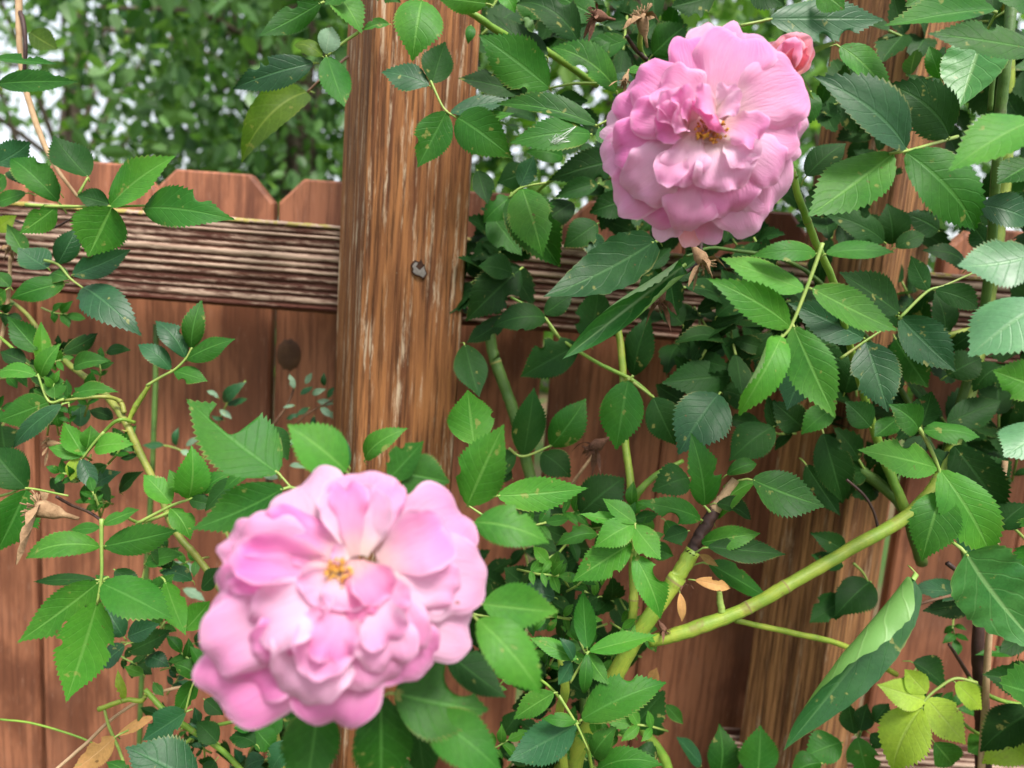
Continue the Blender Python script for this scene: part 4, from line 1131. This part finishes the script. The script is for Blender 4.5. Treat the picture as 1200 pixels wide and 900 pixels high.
def rose(parent, name, cx, cy, d, petals, scale, stam, seed, label, tilt=(0, 0)):
    """petals: (bx, by, tx, ty, w, h0, h1, h2, cup, ruffle, reflex, tone) in zoomed-crop units; scale turns them into photo pixels"""
    r = random.Random(seed)
    C0 = P(cx, cy, d)
    Z = (CAM - C0).normalized()
    X = (R @ Vector((1, 0, 0)))
    X = (X - Z * X.dot(Z)).normalized()
    Y = Z.cross(X)
    s = d / F * scale
    Q = Matrix.Rotation(tilt[0], 3, X) @ Matrix.Rotation(tilt[1], 3, Y)
    X, Y, Z = Q @ X, Q @ Y, Q @ Z
    Fm = (C0, X, Y, Z, s)
    # receptacle and hip behind the petals
    mb = MB()
    ax = [(-18, 22), (-40, 38), (-62, 34), (-85, 20), (-110, 9), (-135, 8)]
    mb.tube([C0 + Z * (h - 10) * s for h, _ in ax], [q * s for _, q in ax], 12)
    bo = mb.build(name, STEM['green'], parent, C0)
    bo['label'] = label
    for k in range(5):
        a = 2 * pi * k / 5 + .4
        m2 = MB()
        Lz = 120
        pts = []
        for i in range(6):
            u = i / 5
            rad = 20 + Lz * u
            h = -55 - 35 * u * u
            c_ = C0 + (X * cos(a) * rad + Y * sin(a) * rad + Z * h) * s
            wv = (-X * sin(a) + Y * cos(a)) * (14 * (1 - u) ** .7 + .6) * s
            pts += [c_ - wv, c_ + Z * 3 * s, c_ + wv]
        fs = []
        for i in range(5):
            for j in range(2):
                q = i * 3 + j
                fs.append((q, q + 1, q + 4, q + 3))
        m2.add(pts, fs)
        m2.build('sepal', STEM['green'], bo, C0)
    for pt in petals:
        bx, by, tx, ty, w, h0, h1, h2, cup, ruf, refl, tone = pt[:12]
        v, f, uv = petal_mesh(Fm, (bx, by), (tx, ty), w * 1.06, (h0, h1, h2), cup, ruf, refl, r, *(pt[12:]))
        me = make_mesh('petal', [q - C0 for q in v], f, PETAL[tone], uv)
        obj('petal', me, bo, Matrix.Translation(C0))
    if stam[4] > 10:      # cream cushion the petals grow from
        mb = MB()
        K = 20
        vs = [C0 + (X * stam[0] - Y * stam[1] + Z * 6) * s]
        for (rr, hz) in ((26, 3), (52, -8), (78, -26)):
            vs += [C0 + (X * (stam[0] + cos(2 * pi * k / K) * rr) + Y * (-stam[1] + sin(2 * pi * k / K) * rr) + Z * hz) * s for k in range(K)]
        fs = [(0, 1 + k, 1 + (k + 1) % K) for k in range(K)]
        for q in range(2):
            fs += [(1 + q * K + k, 1 + (q + 1) * K + k, 1 + (q + 1) * K + (k + 1) % K, 1 + q * K + (k + 1) % K) for k in range(K)]
        mb.add(vs, fs, 0, [(.05, .5)] * len(vs))
        mb.build('receptacle', PETAL['pink'], bo, C0)
    # stamens
    sx, sy, rx, ry, n, h = stam
    mb = MB()
    for k in range(n):
        a = r.uniform(0, 2 * pi); q = sqrt(r.uniform(0.02, 1))
        p0 = C0 + (X * (sx + cos(a) * rx * q * .45) + Y * -(sy + sin(a) * ry * q * .45) + Z * -8) * s
        p1 = C0 + (X * (sx + cos(a) * rx * q) + Y * -(sy + sin(a) * ry * q) + Z * (h * r.uniform(.55, 1.0))) * s
        pm = (p0 + p1) / 2 + Z * 4 * s
        mb.tube([p0, pm, p1], [1.5 * s, 1.2 * s, 1.0 * s], 4, 0)
        dd = Vector((r.uniform(-1, 1), r.uniform(-1, 1), r.uniform(-1, 1))).normalized() * 6 * s
        mb.tube([p1 - dd, p1 - dd * .4, p1 + dd * .4, p1 + dd], [1.2 * s, 4.6 * s, 4.4 * s, 1.0 * s], 5, 1)
    tag(mb.build('stamens', [ANTHER, ANTHER], bo, C0), kind='stuff')
    return bo

def rel(rows, ox, oy):
    return [(a[0] - ox, a[1] - oy, a[2] - ox, a[3] - oy) + tuple(a[4:]) for a in rows]

# near bloom, measured in a crop enlarged 2.5 times
near = rel([
    # back ring
    (540, 470, 862, 570, 230, -40, -30, -75, .02, .03, .05, 'pale'),
    (540, 400, 900, 385, 275, -25, 10, -45, .05, .03, .06, 'pale'),
    (540, 350, 812, 175, 270, -30, 0, -50, .04, .05, .08, 'pink'),
    (470, 340, 500, 62, 250, -25, 20, -35, .08, .05, .05, 'pink'),
    (440, 350, 262, 130, 270, -35, 0, -50, .03, .05, .08, 'pale'),
    (400, 380, 60, 290, 180, -40, -10, -60, .03, .06, .05, 'pink'),
    (400, 420, 40, 455, 230, -40, -10, -60, .03, .08, .08, 'pink'),
    (410, 480, 110, 800, 300, -50, -20, -70, .02, .06, .05, 'pink'),
    (450, 480, 425, 868, 260, -45, 0, -55, .05, .05, .05, 'pink'),
    (500, 480, 690, 710, 240, -40, 0, -50, .04, .06, .06, 'pink'),
    (420, 440, 150, 700, 240, -40, 0, -45, .03, .08, .05, 'pink'),
    # middle ring
    (480, 345, 478, 120, 200, -5, 30, 15, .20, .02, -.06, 'pale'),
    (550, 370, 760, 262, 190, -5, 45, 30, .22, .02, .02, 'pink'),
    (430, 360, 105, 285, 190, -10, 45, 0, .10, .10, .10, 'pink'),
    (410, 385, 130, 330, 140, -5, 55, 40, .12, .16, -.10, 'pink'),
    (420, 400, 95, 430, 150, -5, 35, -15, .06, .08, .08, 'pink'),
    (430, 440, 45, 600, 230, -10, 45, -5, .05, .09, .08, 'pale'),
    (450, 450, 300, 740, 250, -10, 60, 10, .06, .11, .06, 'pale'),
    (470, 440, 350, 690, 170, 0, 75, 50, .10, .14, -.06, 'pink'),
    (490, 430, 530, 735, 230, -5, 55, -5, .05, .08, .08, 'pink'),
    (500, 430, 620, 690, 170, 0, 70, 25, .08, .08, .08, 'pale'),
    (530, 420, 690, 650, 150, 0, 55, 10, .10, .10, .05, 'pink'),
    # heart
    (430, 400, 335, 470, 120, 0, 40, 45, .20, .06, -.1, 'pale'),
    (470, 400, 430, 505, 120, 0, 60, 50, .14, .06, -.1, 'pale'),
    (470, 360, 500, 540, 110, 0, 85, 60, -.25, .10, .05, 'deep'),
    (480, 365, 560, 480, 120, 0, 70, 55, .25, .10, -.1, 'deep'),
    (520, 390, 620, 520, 100, 0, 60, 40, .2, .10, .0, 'pink'),
    (460, 340, 400, 345, 60, 0, 30, 25, .2, .08, .0, 'pale'),
    # frilled petals folded over the others
    (405, 390, 115, 400, 125, 8, 58, 25, .10, .20, .10, 'pink'),
    (420, 430, 195, 560, 170, 8, 75, 45, .10, .18, .06, 'pale'),
    (430, 450, 205, 645, 150, 8, 66, 26, .10, .20, .10, 'pink'),
    (460, 460, 395, 640, 130, 8, 84, 60, .14, .20, .0, 'pink'),
    (500, 440, 592, 605, 130, 8, 84, 55, .14, .18, .0, 'pale'),
    (440, 360, 195, 235, 150, 0, 42, 8, .10, .18, .10, 'pink'),
    (470, 345, 425, 105, 120, 4, 48, 26, .14, .22, .16, 'pink'),
    (490, 340, 575, 115, 130, 4, 42, 10, .14, .20, .14, 'pale'),
    (560, 420, 800, 440, 150, 4, 40, -6, .08, .10, .10, 'pale'),
], 440, 410)
rose(LB, 'rose_bloom', 402, 677, .272, near, 1 / 2.62, (-14, -8, 40, 52, 80, 70), 2, 'large pink bloom out of focus in the foreground')

# upper bloom, measured in a crop enlarged 3.1 times
upper = rel([
    (420, 420, 420, 32, 200, -40, -20, -60, .03, .04, .05, 'pale'),
    (450, 420, 535, 38, 200, -45, -25, -70, .03, .04, .05, 'pale'),
    (390, 420, 270, 158, 130, -60, -40, -80, .03, .04, .05, 'pink'),
    (480, 420, 700, 158, 190, -60, -40, -75, .03, .04, .05, 'pink'),
    (490, 440, 775, 300, 230, -40, -10, -55, .03, .06, .08, 'pink'),
    (490, 470, 780, 450, 230, -40, -15, -55, .03, .06, .08, 'pale'),
    (480, 500, 730, 660, 240, -45, -15, -60, .03, .06, .08, 'pale'),
    (460, 520, 630, 785, 230, -45, -15, -60, .03, .05, .06, 'pink'),
    (430, 540, 440, 862, 140, -75, -60, -95, .02, .03, .03, 'coral'),
    (440, 540, 462, 858, 120, -66, -50, -84, .02, .03, .03, 'pale'),
    (400, 540, 312, 850, 130, -65, -50, -90, .02, .03, .03, 'pale'),
    (390, 530, 240, 790, 230, -45, -15, -60, .03, .05, .06, 'pink'),
    (370, 510, 118, 715, 220, -45, -15, -60, .03, .06, .06, 'pink'),
    (350, 490, 45, 540, 220, -50, -20, -65, .03, .05, .06, 'pale'),
    (350, 460, 62, 400, 190, -50, -20, -65, .03, .05, .06, 'pale'),
    (360, 440, 90, 310, 210, -40, -5, -50, .03, .07, .08, 'pink'),
    # middle ring
    (440, 400, 505, 95, 260, -10, 25, -10, .08, .04, .08, 'pink'),
    (400, 390, 335, 110, 190, -12, 15, -15, .06, .05, .08, 'pink'),
    (480, 400, 735, 262, 260, -8, 40, -10, .06, .05, .10, 'pink'),
    (500, 430, 775, 452, 200, -12, 18, -18, .05, .05, .10, 'pink'),
    (480, 500, 690, 620, 190, -6, 60, 10, -.10, .06, .10, 'pale'),
    (380, 410, 150, 262, 200, -10, 25, -15, .05, .08, .10, 'pink'),
    (350, 490, 78, 545, 200, -12, 25, -15, .04, .07, .10, 'pink'),
    (360, 520, 140, 690, 220, -10, 35, -8, .04, .08, .10, 'pale'),
    (400, 560, 372, 812, 200, -15, 30, -10, .05, .08, .08, 'pink'),
    (450, 560, 535, 765, 210, -15, 30, -10, .05, .08, .08, 'pink'),
    # inner
    (390, 410, 240, 300, 190, 0, 50, 25, .10, .10, .08, 'pink'),
    (340, 450, 135, 440, 150, -2, 45, 15, .08, .10, .06, 'pink'),
    (340, 470, 215, 500, 110, 0, 60, 45, .10, .12, .0, 'pink'),
    (370, 480, 330, 690, 150, 0, 60, 35, .10, .10, .05, 'pale'),
    (440, 500, 490, 690, 200, 0, 60, 35, .10, .10, .05, 'pale'),
    (320, 540, 262, 690, 110, 0, 65, 50, .18, .10, -.05, 'pink'),
    (480, 500, 555, 610, 110, 0, 65, 50, .18, .10, -.05, 'pale'),
    (470, 440, 598, 505, 130, 0, 70, 55, .15, .10, .05, 'pink'),
    (330, 440, 225, 395, 90, 0, 65, 65, .25, .12, -.1, 'pink'),
    (330, 460, 222, 455, 80, 0, 75, 70, .25, .12, -.1, 'pink'),
    (345, 440, 280, 385, 80, 0, 80, 80, .3, .12, -.1, 'pink'),
    (345, 460, 275, 500, 80, 0, 80, 75, .3, .12, -.1, 'pink'),
    (350, 455, 300, 440, 60, 0, 90, 85, .3, .12, -.1, 'pink'),
    (420, 395, 370, 455, 190, 0, 85, 75, -.15, .06, .15, 'deep'),
    (450, 400, 470, 330, 80, 10, 60, 50, .2, .12, .0, 'pale'),
    (440, 395, 350, 412, 110, 10, 85, 85, .15, .10, .0, 'pink'),
    (430, 400, 500, 420, 90, 10, 75, 70, .15, .10, .0, 'pale'),
], 415, 470)
rose(RB, 'rose_bloom', 695 + 415 / 3.104, 2 + 470 / 3.104, .375, upper, 1 / 3.06, (5, 12, 58, 46, 70, 60), 3, 'fully open pink bloom with golden stamens among the upper right leaves', (-.30, .16))

# coral bud behind the upper bloom
budc = [(0, 40, -40, -60, 110, -20, 30, 10, .25, .05, -.1, 'coral'), (0, 40, 10, -70, 110, -10, 50, 25, .3, .05, -.1, 'coral'), (0, 45, 45, -55, 90, -20, 40, 20, .35, .05, -.1, 'coral'), (0, 40, -5, -55, 70, 0, 65, 50, .4, .05, -.2, 'deep'), (0, 45, 30, -40, 60, 0, 60, 40, .4, .05, -.1, 'coral')]
rose(RB, 'rose_bud', 923, 72, .43, budc, 1 / 2.5, (0, 0, 4, 4, 4, 10), 5, 'coral pink half-open bud behind the upper bloom')

# ------------------------------------------------------------------ withered flower heads
def withered(parent, px, py, d, size, ang, seed, dark=False, label=None):
    r = random.Random(seed)
    C0 = P(px, py, d)
    s = size * d / F
    Xc, Yc, Zc = R @ Vector((1, 0, 0)), R @ Vector((0, 1, 0)), R @ Vector((0, 0, 1))
    ax = Xc * cos(ang) - Yc * sin(ang) + Zc * .25       # points the way the dead head faces
    ax.normalize()
    m = WITHERD if dark else WITHER
    mb = MB()
    prof = [(-1.9, .10), (-1.2, .14), (-.8, .34), (-.4, .46), (0, .5), (.25, .36), (.3, .05)]
    mb.tube([C0 + ax * a * s for a, _ in prof], [b * s * r.uniform(.85, 1.15) for _, b in prof], 9)
    s1 = ax.cross(Vector((.3, .2, .9))).normalized(); s2 = ax.cross(s1)
    for k in range(34):
        a, q = r.uniform(0, 6.28), r.uniform(.1, .5)
        b = C0 + ax * .15 * s + (s1 * cos(a) + s2 * sin(a)) * q * .6 * s
        tip = b + (ax * r.uniform(.2, .7) + (s1 * cos(a) + s2 * sin(a)) * r.uniform(.1, .7)) * s
        mb.tube([b, (b + tip) / 2 + s1 * r.uniform(-.1, .1) * s, tip], [.03 * s, .025 * s, .045 * s], 4)
    head = mb.build('withered_flower', m, parent, C0)
    if label: head['label'] = label
    for k in range(5):
        a = 2 * pi * k / 5 + r.uniform(-.4, .4)
        rd = s1 * cos(a) + s2 * sin(a)
        tw = rd.cross(ax)
        Ls = r.uniform(1.1, 2.0) * s
        sag = r.uniform(.2, .9)
        pts = []
        for i in range(6):
            u = i / 5
            c_ = C0 + rd * (.35 * s + Ls * u * .8) + ax * (.3 * Ls * u) + Vector((0, 0, -1)) * sag * Ls * u * u
            tt = (tw * cos(u * 2) + ax * sin(u * 2))
            wv = tt * s * .26 * (sin(pi * min(1, .18 + u * .8)) ** .8) * r.uniform(.7, 1.2)
            pts += [c_ - wv, c_ + ax * .05 * s, c_ + wv]
        fs = [(i * 3 + j, i * 3 + j + 1, i * 3 + j + 4, i * 3 + j + 3) for i in range(5) for j in range(2)]
        m2 = MB(); m2.add(pts, fs)
        m2.build('sepal', m, head, C0)
withered(LB, 48, 596, .47, 22, radians(200), 1, label='tan withered flower head hanging at the far left')
cane(LB, [(66, 582, .48), (84, 592, .49), (104, 600, .5), (122, 612, .5)], [2, 2, 2, 2], 'brown')
withered(LB, 14, 290, .56, 11, radians(95), 2)
withered(LB, 58, 520, .51, 9, radians(180), 3)
withered(RB, 752, 22, .50, 17, radians(255), 4, label='dry brown flower head above the upper bloom')
cane(RB, [(752, 30, .51), (750, 55, .52), (758, 72, .54), (790, 110, .56)], [4, 4, 4, 4], 'green')
cane(RB, [(734, 42, .51), (745, 58, .52), (758, 70, .53)], [2.6, 3, 3], 'brown')
withered(RB, 698, 18, .50, 13, radians(185), 5, dark=True)
withered(RB, 732, 95, .48, 9, radians(110), 6)
withered(RB, 772, 352, .46, 16, radians(110), 7, dark=True, label='shrivelled dark flower head resting in a rolled leaf')
withered(RB, 824, 306, .48, 17, radians(60), 8)
cane(RB, [(780, 335, .47), (798, 322, .48), (818, 308, .49), (822, 280, .5)], [3, 3, 3, 3], 'brown')
withered(RB, 696, 524, .55, 15, radians(150), 9, dark=True)
withered(RB, 800, 682, .50, 8, radians(80), 10, dark=True)
withered(RB, 778, 738, .50, 8, radians(60), 11, dark=True)
C(RB, .49, 't', None, [(815, 680, 856, 690, 14, 't'), (797, 695, 799, 729, 10, 't'), (820, 650, 842, 664, 10, 't'), (764, 800, 770, 782, 14, 't', {'d': .55})])
cane(RB, [(846, 718, .5), (844, 705, .5), (843, 693, .5)], [5, 4.5, 3.5], 'stalk')

# ------------------------------------------------------------------ climbing vine with smooth-edged, rolled leaves
vb = on_plane(1148, 880, .60); vb.z = 0
vine = empty('climbing_vine', vb, 'dark-stemmed vine at the right with large smooth leaves rolled up along their edges', 'vine')
cane(vine, [(1148, 700, .58), (1146, 760, .58), (1150, 820, .59), (1152, 900, .6), (1150, 1200, .61), (1140, 2100, .62)], [6, 8, 9, 10, 10, 11], 'brown', name='stem')
cane(vine, [(1140, 800, .58), (1125, 775, .56), (1112, 755, .55)], [3, 2.6, 2], 'brown', name='stem')
cane(vine, [(1110, 660, .50), (1135, 678, .50), (1165, 690, .52), (1215, 700, .53)], [3.5, 3.5, 3, 3], 'brown', name='stem')
cane(vine, [(1062, 712, .47), (1090, 704, .49), (1130, 694, .51)], [1.6, 1.8, 2], 'red', name='stem')
cane(vine, [(805, 300, .5), (850, 292, .54), (960, 330, .60), (1080, 500, .64), (1146, 700, .60)], [2, 2.4, 3, 4, 5], 'dark', name='stem')
def vleaf(*a, **k):
    k.setdefault('kind', 'vine'); k.setdefault('n', 40); k.setdefault('nc', 17); k.setdefault('bites', ())
    return leaflet(vine, *a, name='leaf', **k)
vleaf(1072, 680, 918, 880, 47, .42, 'v', roll=-.55, curlL=1.3, curlR=.1, left=2.5, vee=.12, wav=.06, bend=-.1, dz=-.1, tooth=.6, bites=())
vleaf(1132, 648, 1228, 770, 92, .44, 'w', roll=.1, curlL=-.3, curlR=.3, wav=.16, tooth=2)
vleaf(800, 312, 659, 421, 66, .45, 'w', roll=-.25, curlL=2.7, curlR=2.2, vee=.25, wav=.05, bend=-.1, dz=-.1)
vleaf(768, 282, 636, 348, 66, .52, 'v', roll=.1, curlL=.3, curlR=.2, wav=.08, bend=.3)
vleaf(1150, 48, 1124, 127, 68, .46, 'w', roll=.0, curlL=.1, curlR=.2, wav=.06)
vleaf(360, 108, 283, 192, 48, .62, 'o', roll=.2, curlL=.6, curlR=.2, wav=.05)
cane(vine, [(360, 108, .62), (385, 85, .62), (440, 40, .66), (520, -30, .7)], [1.5, 1.6, 2, 2], 'red', name='stem')

# ------------------------------------------------------------------ dead vine at the top left
db = P(95, 232, .60)
dead = empty('dead_vine', db, 'bare tan dead vine stem hanging at the top left corner', 'vine')
cane(dead, [(24, -60, .58), (22, 0, .58), (23, 55, .58), (28, 95, .58), (36, 125, .58), (50, 165, .58), (68, 200, .58), (92, 232, .59)], [4.2, 4.2, 3.8, 3.6, 3.8, 3.6, 2.8, 1.8], 'tan', name='stem')
cane(dead, [(16, -60, .585), (20, 0, .585), (27, 25, .575), (30, 60, .575), (27, 95, .58)], [3, 3, 3, 2.6, 2], 'brown', name='stem')
cane(dead, [(26, 80, .58), (10, 92, .58), (-10, 110, .58)], [1.6, 1.5, 1.3], 'stalk', name='stem')

# ------------------------------------------------------------------ small wild plant against the boards
wb = on_plane(330, 640, .75); wb.z = 0
wild = empty('wild_plant', wb, 'small grey-green leafy plant with reddish stems against the fence boards', 'plant')
cane(wild, [(346, 452, .74), (336, 476, .74), (322, 496, .74), (312, 520, .75), (316, 620, .75), (330, 900, .76), (330, 2000, .77)], [1.4, 1.8, 2, 2.2, 2.4, 2.6, 3], 'red', name='stem')
cane(wild, [(392, 468, .73), (372, 478, .74), (352, 492, .74), (336, 515, .75), (320, 560, .75)], [1, 1.2, 1.4, 1.6, 1.8], 'red', name='stem')
cane(wild, [(288, 446, .73), (268, 470, .73), (255, 500, .74), (240, 560, .75), (300, 700, .76)], [1, 1.2, 1.2, 1.6, 1.8], 'stalk', name='stem')
cane(wild, [(178, 520, .74), (205, 525, .74), (235, 540, .75)], [1, 1.2, 1.4], 'stalk', name='stem')
rw = random.Random(8)
for (x, y, a, L) in [(262, 470, -40, 36), (256, 466, -150, 16), (266, 474, -15, 26), (258, 480, 40, 18), (262, 492, -160, 16), (192, 522, 180, 26), (206, 522, -80, 22), (218, 522, -30, 20), (212, 528, 30, 18), (345, 455, -110, 18), (352, 462, -30, 18), (358, 450, -60, 16), (366, 462, -20, 18), (372, 470, 10, 20), (362, 478, 150, 18), (376, 478, 40, 20), (384, 466, -50, 18), (390, 470, 0, 20), (388, 482, 60, 16), (368, 488, 100, 16), (350, 486, 160, 16), (380, 452, -90, 16), (345, 475, 170, 14), (330, 545, -150, 22), (326, 560, 200, 24), (396, 452, -60, 16), (338, 520, -20, 18),
                     (340, 545, 10, 20), (335, 530, -170, 18), (205, 800, 20, 26), (160, 690, -10, 26), (215, 690, 30, 30), (228, 668, -160, 28)]:
    q = radians(a)
    leaflet(wild, x, y, x + cos(q) * L, y + sin(q) * L, L * .42, .73 + rw.uniform(-.01, .01), 'p' if rw.random() < .55 else 'g', name='leaf', r=rw, tooth=.4, n=12)

# ------------------------------------------------------------------ spider web on a leaf
t = NT('spider_silk')
SILK = t.done(t.principled((.75, .77, .78), .5, .3))
wc = P(656, 160, .475)
mb = MB()
rs = random.Random(3)
an = [P(632, 150, .475), P(675, 148, .47), P(668, 166, .468), P(650, 176, .47), P(638, 172, .474), P(680, 156, .48)]
cpts = [P(655 + rs.uniform(-9, 9), 162 + rs.uniform(-7, 7), .466 + rs.uniform(-.004, .004)) for _ in range(9)]
for p in an:
    for q in cpts: mb.tube([p, (p + q) / 2, q], .00005, 3)
for i in range(9):
    for j in range(i): mb.tube([cpts[i], cpts[j]], .00006, 3)
w = mb.build('spider_web', SILK, None, wc)
tag(w, 'small white spider web strung over a leaf beside the upper bloom', 'spider web')
